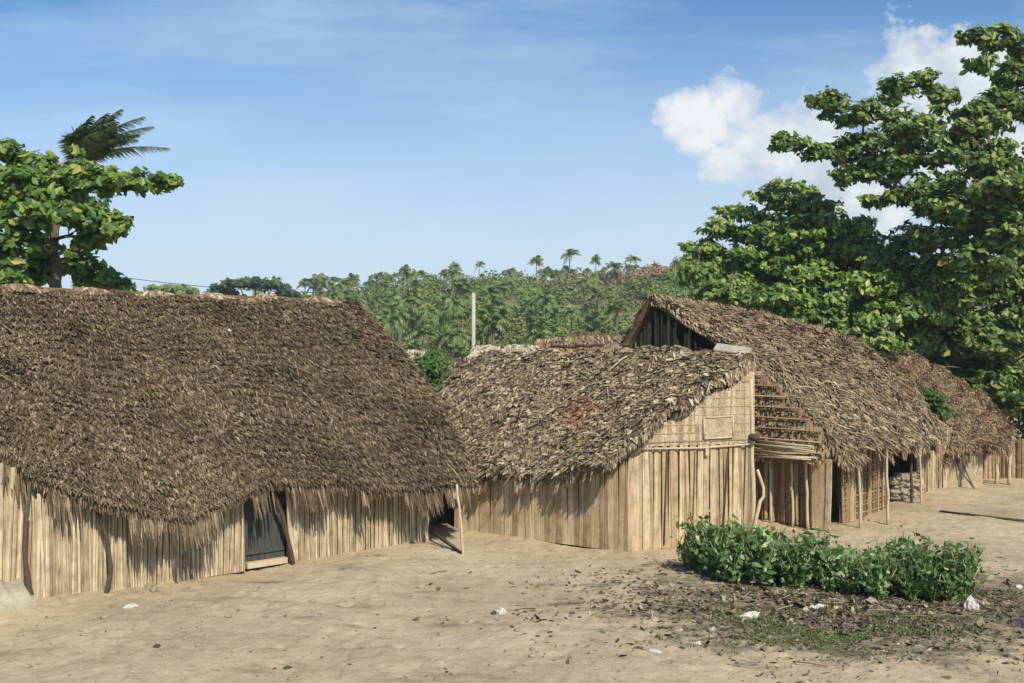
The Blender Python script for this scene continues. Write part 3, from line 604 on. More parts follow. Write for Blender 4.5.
for x in (996, 1009): 
    g = gnd(x, 482); pole(hutD, 'post', [g+np.array((0, 0, -.1)), g+np.array((.03, 0, .6)), g+np.array((-.02, 0, 1.25))], .06, 'pole_pale')
# vine on D's roof
b = MB()
for (x, y, dp, r) in ((905, 396, 29.4, .35), (918, 400, 29.3, .4), (930, 406, 29.2, .4), (940, 413, 29, .3), (898, 390, 29.6, .25), (925, 395, 29.8, .25)):
    clump(b, at(x, y, dp-.55), (r*1.5, r*.8, r*.8), 420, .13, aspect=.7)
vs = MB()
for (x, y, dp) in ((905, 396, 29.4), (930, 406, 29.2), (918, 400, 29.3)): limb(vs, (13.0, 28.0, 0), at(x, y, dp), .02, .01, .1)
vr = empty('climbing_vine', (13.0, 28.0, 0), 'green vine spreading over the reddish thatch roof', 'vine'); b.build('foliage', M['vine'], vr); vs.build('stem', M['bark'], vr)

# ================================================================== small roofs behind
def shed(name, label, top, drop, run, mt, wall, n=1800, wd=(.04, .08)):
    top = [np.array(t, float) for t in top]; c = sum(top)/len(top); r = empty(name, (c[0], c[1], 0), label, 'hut', 'huts behind the front row')
    f = np.array((0, -1.0, 0))*run
    b = MB(); thatch(b, top, [t+f-np.array((0, 0, drop)) for t in top], n, L=(.15, .35), Wd=wd, lift=.04, rough=.015, fringe=200, fl=(.1, .2), verge=(80, 80), seed=c[0], thick=.08); b.build('roof_slope', [M[mt], M['under']], r)
    b = MB(); thatch(b, top, [t-f-np.array((0, 0, drop)) for t in top], n//2, L=(.15, .35), Wd=wd, lift=.04, rough=.015, fringe=100, fl=(.1, .2), seed=c[0]+1, thick=.08); b.build('roof_slope', [M[mt], M['under']], r)
    b = MB(); a = top[0]+np.array((.15, 0, 0)); e_ = top[-1]-np.array((.15, 0, 0)); h = lambda s: c[2]-drop+.1
    for sy in (-1, 1): stave_wall(b, (a[0], a[1]+sy*run*.85), (e_[0], e_[1]+sy*run*.85), h, (.1, .2), topj=.02)
    for q in (a, e_): stave_wall(b, (q[0], q[1]-run*.85), (q[0]+.02, q[1]+run*.85), lambda s: c[2]-drop*abs(2*s-1)*.9-.15, (.1, .2), topj=.02)
    b.build('wall', M[wall], r); return r
shed('thatched_hut', 'small hut whose pale bleached roof shows behind the middle hut', [at(474, 346, 29.5), at(536, 345, 28.8)], 1.7, 2.0, 'thatchE', 'plank')
shed('thatched_hut', 'hut with a pale roof sliver beside the end of the largest roof', [at(385, 351, 31), at(425, 350, 30.5)], 1.6, 1.8, 'thatchE', 'plank')
shed('thatched_hut', 'distant hut with a dark brown roof below the hillside', [at(538, 339, 36), at(570, 337, 35.5), at(618, 334, 35)], 1.9, 2.2, 'thatchD', 'plank')
shed('thatched_hut', 'low dark roofed hut just left of the peaked straw gable', [at(575, 331, 42), at(612, 334, 41)], 2., 2.2, 'under', 'stick', 900)

# ================================================================== vegetation
# left almond tree
Yt = 25.5
cl = [(20, 180, 26, 26, 14), (58, 190, 26, 26, 13), (35, 165, 26.5, 24, 14), (8, 150, 26, 16, 9), (75, 175, 26, 20, 13), (98, 182, 25.5, 22, 12), (128, 180, 25, 22, 9), (152, 183, 25, 18, 8), (170, 182, 25, 10, 6),
      (15, 215, 25, 28, 15), (50, 215, 24.5, 28, 13), (85, 215, 25, 24, 13), (112, 225, 25, 18, 12), (90, 240, 25.5, 16, 8), (20, 245, 25, 30, 15), (5, 275, 25, 25, 16), (35, 268, 26.5, 18, 18), (75, 265, 27, 20, 14), (95, 280, 27, 22, 10), (-40, 190, 26, 40, 30), (-45, 245, 26, 40, 25), (60, 200, 27.5, 40, 20), (118, 286, 27.5, 14, 6), (20, 200, 27.5, 30, 20), (75, 152, 26.5, 9, 5)]
clumps = [(at(x, y, d), (rx/F*d, rx/F*d*.9, ry/F*d)) for x, y, d, rx, ry in cl]
tb = at(55, 300, 25.8); tb[2] = 0
tree('almond_tree', 'bright green large leaved tree behind the largest hut roof', 'tree', tb, [(tb[0]+.05, 25.8, 5.4), (tb[0]-.1, 25.9, 7.0), (tb[0]+.1, 26, 8.2)], clumps, .27, 'leafL', 300, .2, aspect=.6)

# palms ------------------------------------------------------------
def frond(mb, o, az, el, Lf, droop, nl, lw, ll, m=0, wind=(0, 0, 0)):
    k = np.linspace(0, 1, 10); h = np.array((math.cos(az), math.sin(az), 0))
    p = o+h*(Lf*k[:, None]*math.cos(el))+np.array((0, 0, 1.0))*((math.sin(el)*k-droop*k**2)*Lf)[:, None]+np.array(wind)*(k**2)[:, None]*Lf
    mb.tube(p, np.linspace(.035, .008, 10)*Lf/3, 4, m)
    t = np.linspace(.08, 1, nl); q = np.stack([np.interp(t, k, p[:, i]) for i in range(3)], -1)
    tg = unit(np.gradient(q, axis=0)); side = unit(np.cross(tg, (0, 0, 1.0)))
    for sg in (-1, 1):
        l = ll*np.sin(np.clip(t*.85+.12, 0, 1)*math.pi)[:, None]**.6*(.85+.3*rng.random((nl, 1)))
        d = unit(side*sg+tg*.7+np.array((0, 0, -.55))+rng.normal(size=(nl, 3))*.12+np.array(wind)*.8)
        w = tg*lw*.5
        mid = q+d*l*.5+np.array((0, 0, .0)); tip = q+d*l+np.array((0, 0, -.12))*l
        mb.strips(np.stack([np.stack([q-w, q+w], 1), np.stack([mid-w, mid+w], 1), np.stack([tip-w*.2, tip+w*.2], 1)], 1), m)
def palm_meshes(H, nf, Lf, nl, lw, ll, mtl, wind=(0, 0, 0), lean=.5, r=.14, rnd=None):
    t = MB(); k = np.linspace(0, 1, 9); P = np.stack([lean*k**2, .1*k, H*k-.3*(1-k)], -1); t.tube(P, np.linspace(r*1.4, r*.8, 9), 7, 0, .04)
    f = MB()
    for i in range(nf):
        a = i*2.399+random.uniform(-.2, .2); e_ = random.uniform(-.35, 1.15)
        frond(f, P[-1]+np.array((0, 0, .1)), a, e_, Lf*random.uniform(.8, 1.1), random.uniform(.35, .75), nl, lw, ll, wind=wind)
    return t, f
# windblown palm behind the left tree
pb = at(72, 0, 34); pb[2] = 0; H = CH+(HZ-160)/F*34
t, f = MB(), MB(); k = np.linspace(0, 1, 12); P = np.stack([pb[0]+.5*k**2, pb[1]+0*k, H*k-.2], -1); t.tube(P, np.linspace(.2, .12, 12), 9, 0, .04)
for i in range(26):
    frond(f, P[-1]+np.array((-.2, 0, 0)), i*2.399, random.uniform(.75, 1.5), random.uniform(2.0, 2.7), random.uniform(.1, .5), 50, .045, .5, wind=(.5, 0, -.05))
pr = empty('coconut_palm', pb, 'windblown coconut palm rising behind the bright green tree at the left', 'palm tree'); t.build('trunk', M['palmbark'], pr); f.build('crown', M['palm'], pr)

# far palms: three variants copied as individuals
vari = []
for v in range(4):
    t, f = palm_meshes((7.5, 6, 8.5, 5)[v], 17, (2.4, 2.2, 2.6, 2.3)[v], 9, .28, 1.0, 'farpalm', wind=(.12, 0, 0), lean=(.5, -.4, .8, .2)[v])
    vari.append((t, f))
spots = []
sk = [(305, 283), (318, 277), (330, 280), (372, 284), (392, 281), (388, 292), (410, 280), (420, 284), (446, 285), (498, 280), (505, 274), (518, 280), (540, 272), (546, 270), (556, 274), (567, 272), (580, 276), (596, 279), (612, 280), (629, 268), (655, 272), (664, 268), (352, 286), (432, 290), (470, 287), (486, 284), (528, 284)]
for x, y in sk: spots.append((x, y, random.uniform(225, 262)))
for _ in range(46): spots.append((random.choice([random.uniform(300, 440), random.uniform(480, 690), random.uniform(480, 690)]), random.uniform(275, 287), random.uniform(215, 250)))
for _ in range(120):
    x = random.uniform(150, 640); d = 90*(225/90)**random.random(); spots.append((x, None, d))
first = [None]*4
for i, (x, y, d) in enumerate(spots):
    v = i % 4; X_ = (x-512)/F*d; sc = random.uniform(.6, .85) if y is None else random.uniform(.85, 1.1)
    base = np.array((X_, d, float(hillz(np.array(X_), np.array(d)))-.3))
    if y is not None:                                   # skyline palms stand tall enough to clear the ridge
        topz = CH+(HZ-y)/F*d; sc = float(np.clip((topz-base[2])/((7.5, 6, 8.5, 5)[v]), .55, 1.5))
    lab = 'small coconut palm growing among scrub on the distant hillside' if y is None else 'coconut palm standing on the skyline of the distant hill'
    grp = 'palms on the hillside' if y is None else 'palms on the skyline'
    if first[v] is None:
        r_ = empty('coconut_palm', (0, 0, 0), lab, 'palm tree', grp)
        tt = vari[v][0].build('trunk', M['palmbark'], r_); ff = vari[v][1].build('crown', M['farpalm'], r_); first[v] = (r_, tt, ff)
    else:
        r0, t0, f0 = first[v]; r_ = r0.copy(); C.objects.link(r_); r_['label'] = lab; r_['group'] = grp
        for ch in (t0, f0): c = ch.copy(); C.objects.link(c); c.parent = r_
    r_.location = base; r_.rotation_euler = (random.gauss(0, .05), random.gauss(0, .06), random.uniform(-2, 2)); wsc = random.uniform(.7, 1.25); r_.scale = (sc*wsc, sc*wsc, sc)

# scrub mass on the hill
def blob_leaf(n, seed):
    r2 = np.random.default_rng(seed); q = unit(r2.normal(size=(n, 3))); q[:, 2] = np.abs(q[:, 2]); return q*(.75+.3*r2.random((n, 1)))
b = MB(); 
for i in range(1450):
    d = 66*(235/66)**random.random(); x = random.uniform(120, 720) if i % 4 else random.uniform(-200, 1200); X_ = (x-512)/F*d; s_ = random.uniform(.9, 2.4)*(.75+d/300)
    c = np.array((X_, d, float(hillz(np.array(X_), np.array(d)))+.1)); q = blob_leaf(190, i); cc = c+q*np.array((s_, s_, s_*random.uniform(.6, 1.3)))
    leaves(b, cc, q+rng.normal(size=q.shape)*.5+np.array((0, 0, .4)), .17*s_+.05, .12*s_+.04)
tag(b.build('hillside_scrub', M['scrub']), 'mixed green and brown scrub covering the distant hillside', 'scrub', kind='stuff')

# umbrella trees on the left skyline
def far_tree(label, cs, base, mt='umb', n=900, L=.7):
    r = empty('umbrella_tree', base, label, 'tree'); t, f = MB(), MB(); top = np.mean([c for c, _ in cs], 0)
    fork = base*.4+top*.6; fork[2] = base[2]+(top[2]-base[2])*.55; t.tube([base, (base+fork)/2, fork], [.35, .3, .22], 8)
    for c, rr in cs: limb(t, fork, c, .15, .05, .3); clump(f, c, rr, n, L)
    t.build('trunk', M['bark'], r); f.build('crown', M[mt], r)
d = 120
far_tree('wide umbrella shaped tree with a flat dark crown on the skyline', [(at(x, y, d), (rx/F*d, 3, ry/F*d)) for x, y, rx, ry in ((222, 290, 10, 4), (238, 284, 14, 4), (256, 282, 14, 4), (274, 286, 14, 4), (288, 293, 10, 4))], np.array((at(252, 0, d)[0], d, 1.)), n=420)
d = 110
far_tree('small pale umbrella shaped tree left of the wide one', [(at(x, y, d), (rx/F*d, 2, ry/F*d)) for x, y, rx, ry in ((158, 290, 9, 4), (172, 288, 10, 4), (187, 291, 8, 5))], np.array((at(172, 0, d)[0], d, 1.)), 'farpalm', 200)
far_tree('round green tree at the edge of the left tree', [(at(x, y, 60), (rx/F*60, 1., ry/F*60)) for x, y, rx, ry in ((126, 290, 9, 8), (118, 298, 9, 6))], np.array((at(124, 0, 60)[0], 60, 0.)), 'leafR', 260, .4)

# small shrub between the two huts
sb = gnd(432, 480); sb[1] = 25.3; sb[0] = (432-512)/F*25.3
tree('leafy_shrub', 'bright green shrub poking up between the two nearest roofs', 'shrub', sb, [(sb[0], sb[1], 1.6), (sb[0]+.03, sb[1], 3.0)], [(at(420, 366, 25.3), (.22, .3, .3)), (at(431, 372, 25.3), (.3, .3, .3)), (at(432, 360, 25.3), (.2, .2, .22)), (at(436, 385, 25.3), (.28, .3, .3)), (at(430, 395, 25.3), (.35, .35, .35))], .13, 'vine', 900, .05)

# right trees
d0 = 35
cl = [(790, 188, 26, 8), (770, 196, 22, 7), (745, 215, 28, 10), (800, 205, 34, 10), (722, 228, 20, 9), (760, 235, 36, 14), (820, 230, 40, 14), (705, 250, 22, 12), (740, 262, 34, 15), (790, 262, 38, 18), (845, 250, 38, 14), (885, 262, 34, 14), (700, 278, 22, 12), (730, 290, 32, 13), (775, 298, 36, 14), (825, 288, 38, 17), (870, 290, 36, 16), (915, 280, 30, 16), (800, 315, 30, 10), (845, 318, 36, 12), (890, 318, 34, 14), (690, 268, 12, 8), (925, 310, 24, 14), (858, 225, 20, 9), (712, 300, 20, 8), (860, 340, 36, 12), (905, 345, 30, 14)]
clumps = [(at(x, y, d0+(y-260)*-.02+random.uniform(-1, 1)), (rx/F*d0, rx/F*d0*.9, ry/F*d0)) for x, y, rx, ry in cl]
clumps += [(at(745, 285, 36.5), (1.3, 1, .7)), (at(810, 260, 37), (3, 1.5, 1.8)), (at(850, 300, 37), (3, 1.5, 1.5))]
tb = np.array((at(812, 0, 36)[0], 36.0, 0))
tree('almond_tree', 'rounded spreading tree behind the straw huts with the big tree at its right', 'tree', tb, [(tb[0], 36, 3), (tb[0]+.2, 36, 5.6), (tb[0]-.2, 36, 8)], clumps, .26, 'leafR2', 230, .3)
cl = [(1006, 40, 33, 22, 13), (978, 38, 33, 18, 7), (1012, 75, 33, 22, 13), (985, 62, 33, 16, 9), (834, 105, 33, 18, 12), (815, 100, 33, 8, 6), (795, 146, 33, 20, 6), (786, 138, 33, 12, 5), (815, 150, 33, 14, 7), (862, 115, 33, 24, 12), (899, 92, 33, 22, 14), (925, 78, 33, 14, 8), (939, 96, 33, 18, 15), (864, 150, 33, 34, 16), (905, 130, 32.5, 34, 17), (924, 155, 32.5, 36, 17), (959, 130, 32.5, 30, 22), (989, 112, 33, 32, 17), (1015, 105, 33, 26, 18), (889, 172, 33, 28, 10), (854, 176, 33, 22, 8), (880, 200, 33, 20, 6), (905, 192, 32.5, 20, 7), (940, 185, 32.5, 34, 12), (990, 160, 32, 36, 17), (1000, 190, 31, 40, 14), (970, 215, 31.5, 36, 15), (1010, 230, 31, 32, 18), (935, 205, 32.5, 26, 9), (945, 240, 32.5, 30, 14), (985, 262, 31.5, 36, 17), (1018, 275, 34, 28, 20), (940, 268, 33, 24, 12), (960, 300, 34.5, 26, 14), (1000, 315, 34.5, 34, 10), (972, 325, 34.5, 24, 9), (1015, 335, 34.5, 28, 10), (990, 350, 34.5, 24, 9), (1018, 370, 34.5, 18, 9), (995, 330, 34.5, 40, 18), (960, 340, 35, 40, 18), (915, 330, 34.5, 26, 14), (940, 318, 34, 24, 12), (985, 385, 34.5, 36, 16), (940, 365, 36, 36, 16), (1000, 240, 31.5, 26, 20), (950, 288, 35, 30, 16), (905, 300, 36, 26, 16), (995, 275, 35, 30, 18), (940, 325, 36, 28, 16), (1010, 110, 34, 22, 12), (1005, 290, 34, 26, 18), (1000, 345, 34.5, 40, 16), (1010, 370, 35, 40, 22), (970, 375, 36, 40, 20), (1060, 80, 33, 45, 40), (1070, 180, 33, 45, 50), (1060, 280, 34, 45, 50), (1000, 210, 35, 50, 30), (920, 240, 35, 26, 14), (920, 350, 36, 30, 14), (1030, 400, 36, 40, 20)]
clumps = [(at(x, y, d), (rx/F*d, rx/F*d*.85, ry/F*d)) for x, y, d, rx, ry in cl]
tb = np.array((at(1046, 0, 35.5)[0], 35.5, 0))
tree('almond_tree', 'largest tree with layered dark branches reaching above the reddish hut', 'tree', tb, [(tb[0]-.2, 35.3, 4), (tb[0]-.4, 34.8, 7.5), (tb[0]-.6, 34.2, 10.5), (tb[0]-.5, 33.8, 13.5)], clumps, .27, 'leafR', 250, .42)

# off to the right behind: dark undergrowth in the tree's shade
b = MB(); st = MB()
for k in range(12):
    c = (13.5+k*.8+random.gauss(0, .3), 36.5+random.gauss(0, .5), .9+1.2*random.random()); clump(b, c, (1., .8, 1.4), 650, .25); limb(st, (c[0], c[1], 0), c, .06, .02)
ur = empty('shrub_thicket', (17, 37.5, 0), 'dark leafy thicket in the shade under the largest tree', 'thicket'); b.build('foliage', M['leafR'], ur); st.build('stem', M['bark'], ur)

# ================================================================== utility pole and wire
b = MB(); g = at(473.5, 0, 42); g[2] = 0; top = CH+(HZ-293)/F*42; b.tube([g+np.array((0, 0, -.2)), g+np.array((0, 0, top/2)), g+np.array((0, 0, top))], [.1, .09, .075], 8)
tag(b.build('utility_pole', M['concrete'], None, origin=g), 'plain pale post standing before the green hillside', 'pole')
b = MB(); k = np.linspace(0, 1, 20); a = at(60, 264, 60); c = at(560, 330, 55); p = a+(c-a)*k[:, None]; p[:, 2] -= .0+1.2*np.sin(k*math.pi)*.3; 
a = at(20, 262, 70); c = at(330, 293, 90); p = a+(c-a)*k[:, None]; p[:, 2] -= .5*np.sin(k*math.pi); b.tube(p, .025, 4)
tag(b.build('power_cable', M['wire'], None, origin=a), 'thin overhead cable crossing the sky above the largest hut', 'cable')

# ================================================================== weeds patch
def herb(seed, H, nst, big):
    random.seed(seed); st, f = MB(), MB()
    for i in range(nst):
        a = random.uniform(0, 6.28); rr = random.uniform(.05, .32); tip = np.array((math.cos(a)*rr, math.sin(a)*rr, H*random.uniform(.6, 1.05)))
        st.tube([(0, 0, -.05), tip*np.array((.4, .4, .5)), tip], [.012, .009, .005], 5)
        k = np.linspace(.2, 1, 11); c = tip*np.stack([k*.9+.05, k*.9+.05, k], -1)+rng.normal(size=(11, 3))*.06
        n_ = rng.normal(size=(11, 3))*.75+np.array((math.cos(a)*.5, math.sin(a)*.5-.35, .7)); Ls = big*(.7+.6*rng.random(11)); leaves(f, c, n_, Ls, Ls*.5, fold=.15)
    return st, f
hv = [herb(s, h, n, bg) for s, h, n, bg in ((1, .6, 18, .095), (2, .7, 20, .1), (3, .48, 17, .09), (4, .66, 16, .12))]
random.seed(5); firstH = [None]*4; hp = []
for i in range(115):
    f = random.random(); w = random.uniform(-1, 1)
    x = 3.12+3.95*f+random.gauss(0, .1); y = 17.75-2.0*f+w*(.75-.25*f)+random.gauss(0, .12); hp.append((x, y, i % 4 if f < .75 else random.choice((1, 3, 3))))
for i, (x, y, v) in enumerate(hp):
    lab = 'leafy green weed in the patch in front of the plank gable'; grp = 'weeds growing in one patch'
    if firstH[v] is None:
        r_ = empty('leafy_weed', (0, 0, 0), lab, 'weed', grp); s_ = hv[v][0].build('stem', M['weed'], r_); l_ = hv[v][1].build('foliage', M['weed'], r_); firstH[v] = (r_, s_, l_)
    else:
        r0 = firstH[v][0]; r_ = r0.copy(); C.objects.link(r_)
        for ch in firstH[v][1:]: c = ch.copy(); C.objects.link(c); c.parent = r_
    r_.location = (x, y, float(gz(np.array(x), np.array(y)))-.03); r_.rotation_euler = (0, 0, random.uniform(0, 6.28)); sc = random.choice((.55, .8, 1., 1.15, 1.35))*random.uniform(.9, 1.08)*(1.08 if x < 5. else .88); r_.scale = (sc, sc, sc)

# ================================================================== litter, twigs, pebbles
def flat_leaves(mb, x, y, L, m=0, up=1.3, asp=.5):
    c = np.stack([x, y, gz(x, y)-.03+.012+.02*rng.random(len(x))], -1); n_ = rng.normal(size=c.shape)*.45+np.array((0, 0, up)); leaves(mb, c, n_, L, L*asp*(.4+.9*rng.random(len(x))), m, fold=.25)
b = MB(); N = 15000; a = rng.random(N)*2*math.pi; rr = np.abs(rng.normal(size=N))*.55; x = 5.2+np.cos(a)*rr*4.3; y = 15.3+np.sin(a)*rr*2.7
keep = (np.sin(x*2.3+y)+np.sin(y*3.1-x*1.2)+rng.normal(size=N)*.8 > -.4); flat_leaves(b, x[keep], y[keep], .045+.1*rng.random(keep.sum())**2)
N = 1300; x = rng.uniform(-9, 11, N); y = rng.uniform(11, 24, N); flat_leaves(b, x, y, .02+.05*rng.random(N)**2)
N = 900; a = rng.random(N)*2*math.pi; rr = np.abs(rng.normal(size=N))*.55; flat_leaves(b, 5.3+np.cos(a)*rr*4.3, 15.2+np.sin(a)*rr*2.4, .12+.16*rng.random(N), up=.9)
for k in range(160):
    a = random.uniform(0, 6.28); r_ = abs(random.gauss(0, .6)); cx = 5.4+math.cos(a)*r_*4; cy = 15.3+math.sin(a)*r_*2.5; an = random.uniform(0, 3.14); l = random.uniform(.15, .6)
    dd = np.array((math.cos(an), math.sin(an), 0))*l/2; z = float(gz(np.array(cx), np.array(cy))); c = np.array((cx, cy, z)); b.tube([c-dd, c+np.array((0, 0, .01)), c+dd], .008, 4)
tag(b.build('leaf_litter', M['litter']), 'dry brown leaves and twigs scattered on the sand round the weeds', 'leaf litter', kind='stuff')
b = MB()
for k in range(420):
    x = random.uniform(-9, 11); y = 11+13*random.random()**1.3; s_ = .012+.035*random.random()**3; z = float(gz(np.array(x), np.array(y)))-.03; b.lump((x, y, z+s_*.3), (s_*1.2, s_, s_*.6), 5, 0, .1)
tag(b.build('pebbles', M['stone']), 'small stones and crumbs strewn over the open sand', 'pebbles', kind='stuff')
b = MB(); N = 4200; x = rng.normal(size=N)*.9+4.5; y = rng.normal(size=N)*.55+14.0; x = np.concatenate([x, rng.uniform(3, 8.5, 3500)]); y = np.concatenate([y, rng.uniform(13.6, 16.3, 3500)])
k = np.sin(x*3+y*2)+np.sin(y*5-x) > -.5; x, y = x[k], y[k]; c = np.stack([x, y, gz(x, y)-.005], -1); leaves(b, c, rng.normal(size=c.shape)*.6+np.array((0, -.3, .6)), .05+.04*rng.random(len(x)), .02)
tag(b.build('creeping_weeds', leaf_mat('sparse_grass', [(0, (.07, .09, .03)), (.6, (.12, .14, .05)), (1, (.22, .2, .09))], .2)), 'thin dull green ground cover in front of the leaf litter', 'ground cover', kind='stuff')

def scrap(name, label, cat, px, py, size, m, group=None):
    g = gnd(px, py); g[2] = float(gz(np.array(g[0]), np.array(g[1])))-.03; b = MB(); n = 9
    u = np.linspace(-1, 1, n); U, V = np.meshgrid(u, u, indexing='ij'); rr = 1-.25*rng.random((n, n))
    Zc = (.55*(1-np.clip(U**2+V**2, 0, 1.2)/1.2)+rng.normal(size=(n, n))*.13)*size[2]
    k = np.sqrt(1-.5*V**2), np.sqrt(1-.5*U**2)
    gr = np.stack([U*k[0]*rr*size[0]+rng.normal(size=(n, n))*.04*size[0], V*k[1]*rr*size[1]+rng.normal(size=(n, n))*.04*size[1], np.maximum(Zc, .0)+.01], -1)
    b.grid(gr, 0, False); gb = gr.copy(); gb[..., 2] = -.01; b.grid(gb[::-1], 0, False)
    for a_, c_ in ((gr[0], gb[0]), (gr[-1], gb[-1]), (gr[:, 0], gb[:, 0]), (gr[:, -1], gb[:, -1])): b.grid(np.stack([a_, c_], 1), 0, False)
    o = b.build(name, M[m], None, origin=(0, 0, 0)); o.location = g; o.rotation_euler = (0, 0, random.uniform(0, 3)); return tag(o, label, cat, group)
scrap('paper_scrap', 'crumpled white scrap on the bare sand in front of the middle hut', 'scrap', 501, 608, (.09, .08, .12), 'white')
scrap('dark_clod', 'dark lump touching the crumpled white scrap on bare sand', 'clod', 494, 609, (.06, .05, .07), 'darkscrap')
scrap('paper_scrap', 'white scrap on the sand before the largest hut', 'scrap', 131, 604, (.12, .08, .07), 'white')
scrap('plastic_bag', 'widest crumpled white bag in the litter below the left part of the weeds', 'bag', 751, 614, (.26, .12, .1), 'white')
scrap('plastic_bag', 'flat white bag beside the yellow scrap in the litter', 'bag', 819, 607, (.18, .08, .08), 'white')
scrap('plastic_scrap', 'small orange yellow scrap in the litter', 'scrap', 836, 608, (.09, .06, .06), 'yellow')
scrap('plastic_scrap', 'pale strip in the litter right of the yellow scrap', 'scrap', 873, 606, (.16, .06, .04), 'white')
scrap('plastic_scrap', 'low pale scrap left of the tall white lump', 'scrap', 908, 608, (.13, .06, .04), 'white')
scrap('plastic_bag', 'tall bunched white bag at the right end of the weeds', 'bag', 971, 609, (.16, .12, .26), 'white')
scrap('paper_scrap', 'tiny white scrap at the right edge above the dark bag', 'scrap', 1019, 585, (.07, .06, .07), 'white')
scrap('plastic_bag', 'dark blue bag lying at the right edge', 'bag', 1019, 626, (.17, .12, .16), 'purple')
scrap('paper_scrap', 'small white scrap near the sand edge below the litter', 'scrap', 698, 640, (.06, .05, .05), 'white')
scrap('paper_scrap', 'pale crumpled scrap lying lowest at the left of the litter', 'scrap', 655, 651, (.1, .05, .03), 'white')
scrap('dark_clod', 'lone dark clod on the sand in the left foreground', 'clod', 157, 646, (.07, .05, .05), 'darkscrap')
scrap('dark_clod', 'dark clod on the sand below the doorway of the largest hut', 'clod', 288, 663, (.06, .05, .04), 'darkscrap')
scrap('rubble_heap', 'low heap of grey rubble against the reed wall of the largest hut', 'rubble', 152, 586, (.28, .12, .12), 'stone')
# scraps caught on the roofs
def roof_scrap(label, p, size, m, name='paper_scrap', cat='scrap'):
    b = MB(); b.lump((0, 0, 0), size, 7, 0, .22); o = b.build(name, M[m], None, origin=(0, 0, 0)); o.location = p; tag(o, label, cat)
pA = lambda x, y: hit(x, y, ridgeA+slA*.09, slA)
roof_scrap('white scrap caught high on the largest dark roof', pA(229, 331), (.05, .03, .04), 'white')
p = [pA(130, 365), pA(140, 371), pA(149, 376)]; b = MB(); b.tube(np.array(p)+slA*.0, [.02, .045, .02], 6); tag(b.build('dry_frond', M['pole_pale'], None, origin=p[0]), 'pale dry frond lying on the left part of the largest roof', 'frond')
def roofhit(px, py): 
    k = (py-352)/(472-352); return at(px, py, 23.0-3.0*k-(px-520)*.004)
def onB(px, py):
    gx = 512+_G[:, 0]/_G[:, 1]*F; gy = HZ-(_G[:, 2]-CH)/_G[:, 1]*F; return _G[np.argmin((gx-px)**2+(gy-py)**2)]+np.array((0, -.03, .06))
roof_scrap('round white scrap lying on the middle hut roof', onB(512, 410), (.12, .08, .08), 'white')
roof_scrap('white scrap near the right edge of the middle hut roof', onB(621, 434), (.09, .06, .06), 'white')
# dark rod modelled in place of a long shadow cast across the ground
b = MB(); p = [gnd(940, 512), gnd(985, 517), gnd(1040, 523)]; b.tube(np.array(p)+np.array((0, 0, .015)), .03, 7, 0, .05); tag(b.build('ground_shadow_rod', M['pole_dark'], None, origin=p[0]), 'long dark rod standing in for a shadow cast across the ground before the reddish hut', 'pole')

b = MB(); b.box((0, 145, 17), (420, 0, 0), (0, 205, 0), (0, 0, 20))
hm = bpy.data.materials.new('haze_air'); hm.use_nodes = True; hn = hm.node_tree; hn.nodes.clear(); ho = hn.nodes.new('ShaderNodeOutputMaterial'); hv_ = hn.nodes.new('ShaderNodeVolumePrincipled')
hv_.inputs['Color'].default_value = (.86, .92, 1, 1); hv_.inputs['Density'].default_value = .0006; hv_.inputs['Anisotropy'].default_value = .2; hn.links.new(hv_.outputs[0], ho.inputs['Volume'])
tag(b.build('haze', hm), 'thin pale haze over the distant hillside', 'haze', kind='stuff')
# ================================================================== sky, sun, camera
W = bpy.data.worlds.new('World'); bpy.context.scene.world = W; W.use_nodes = True; nt = W.node_tree; nt.nodes.clear()
EL = 43; AZ = math.degrees(math.atan2(.42, -.91))
sky = nt.nodes.new('ShaderNodeTexSky'); sky.sky_type = 'NISHITA'; sky.sun_disc = False; sky.sun_elevation = R(EL); sky.sun_rotation = R(AZ); sky.air_density = 1.0; sky.dust_density = .6; sky.ozone_density = 2.5
tc = nt.nodes.new('ShaderNodeTexCoord'); sp = nt.nodes.new('ShaderNodeSeparateXYZ'); nt.links.new(tc.outputs['Generated'], sp.inputs[0])
yy = math_(nt, 'MAXIMUM', sp.outputs[1], .05); U = math_(nt, 'DIVIDE', sp.outputs[0], yy); V = math_(nt, 'DIVIDE', sp.outputs[2], yy)
cv = nt.nodes.new('ShaderNodeCombineXYZ'); nt.links.new(U, cv.inputs[0]); nt.links.new(V, cv.inputs[1])
def wn(scale, detail, rough, st=(1, 1, 1), loc=(0, 0, 0)):
    mp = nt.nodes.new('ShaderNodeMapping'); mp.inputs['Scale'].default_value = st; mp.inputs['Location'].default_value = loc; nt.links.new(cv.outputs[0], mp.inputs[0])
    n = nt.nodes.new('ShaderNodeTexNoise'); n.inputs['Scale'].default_value = scale; n.inputs['Detail'].default_value = detail; n.inputs['Roughness'].default_value = rough; nt.links.new(mp.outputs[0], n.inputs['Vector']); return n.outputs['Fac']
def blob(px, py, rx, ry):
    a = math_(nt, 'DIVIDE', math_(nt, 'SUBTRACT', U, (px-512)/F), rx/F); c = math_(nt, 'DIVIDE', math_(nt, 'SUBTRACT', V, (HZ-py)/F), ry/F)
    return math_(nt, 'SUBTRACT', 1.0, math_(nt, 'SQRT', math_(nt, 'ADD', math_(nt, 'MULTIPLY', a, a), math_(nt, 'MULTIPLY', c, c))))
field = None
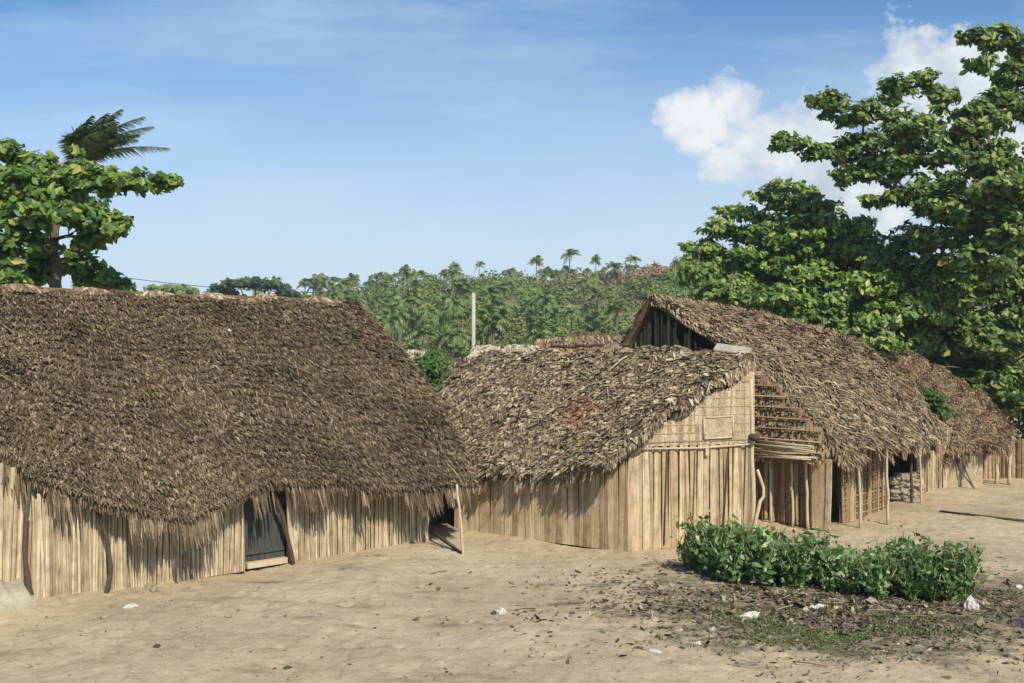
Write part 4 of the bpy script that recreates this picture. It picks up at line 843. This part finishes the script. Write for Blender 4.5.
for bl in ((700, 122, 44, 38), (735, 105, 38, 30), (775, 142, 66, 44), (735, 160, 36, 26), (805, 160, 60, 44), (820, 140, 45, 34), (830, 190, 60, 22), (880, 205, 60, 28), (905, 62, 34, 32), (950, 65, 50, 46), (965, 105, 95, 85), (920, 165, 90, 60), (850, 195, 90, 42), (860, 165, 70, 40), (930, 300, 45, 26)):
    q = blob(*bl); field = q if field is None else math_(nt, 'MAXIMUM', field, q)
nz = wn(19, 9, .62); field = math_(nt, 'ADD', field, math_(nt, 'MULTIPLY', math_(nt, 'SUBTRACT', nz, .5), 2.6))
mask = ramp(nt, field, [(-.0, (0, 0, 0)), (.15, (.45, .45, .45)), (.5, (1, 1, 1))])
shade = wn(17, 6, .6, loc=(0, .035, 0))
ccol = ramp(nt, shade, [(.32, (4.6, 5.3, 6.3)), (.6, (7.6, 7.8, 8.0))])
cir = wn(2.6, 6, .62, (1, 4.5, 1), (3, 1, 0)); cm = ramp(nt, cir, [(.42, (0, 0, 0)), (.8, (.5, .5, .5))])
tint = mixc(nt, 1.0, sky.outputs[0], (.6, .95, 1.16), 'MULTIPLY')
grad = ramp(nt, V, [(0.0, (.9, .9, .9)), (.1, (.7, .7, .7)), (.22, (.32, .32, .32)), (.36, (0, 0, 0))])
base = mixc(nt, grad, tint, (6.3, 6.95, 7.8))
base = mixc(nt, cm, base, (6.0, 7.1, 8.0))
colr = mixc(nt, mask, base, ccol)
bg = nt.nodes.new('ShaderNodeBackground'); bg.inputs[1].default_value = .1; nt.links.new(colr, bg.inputs[0]); ow = nt.nodes.new('ShaderNodeOutputWorld'); nt.links.new(bg.outputs[0], ow.inputs[0])
sun = bpy.data.lights.new('sun', 'SUN'); sun.energy = 4.6; sun.angle = R(.5); sun.color = (1, .92, .75)
so = bpy.data.objects.new('sun', sun); C.objects.link(so); sd = Vector((.42*math.cos(R(EL)), -.91*math.cos(R(EL)), math.sin(R(EL)))); so.rotation_euler = sd.to_track_quat('Z', 'Y').to_euler()
cam = bpy.data.cameras.new('camera'); co = bpy.data.objects.new('camera', cam); C.objects.link(co); co.location = (0, 0, CH); co.rotation_euler = (R(90), 0, 0)
cam.sensor_width = 36; cam.lens = F*36/1024; cam.shift_y = (HZ-341.5)/1024; cam.clip_end = 5000; cam.clip_start = .1
S = bpy.context.scene; S.camera = co; S.view_settings.view_transform = 'Standard'; S.view_settings.look = 'None'; S.view_settings.gamma = 1; S.view_settings.exposure = .25
for o in bpy.data.objects:
    if 'org' in o.keys(): del o['org']
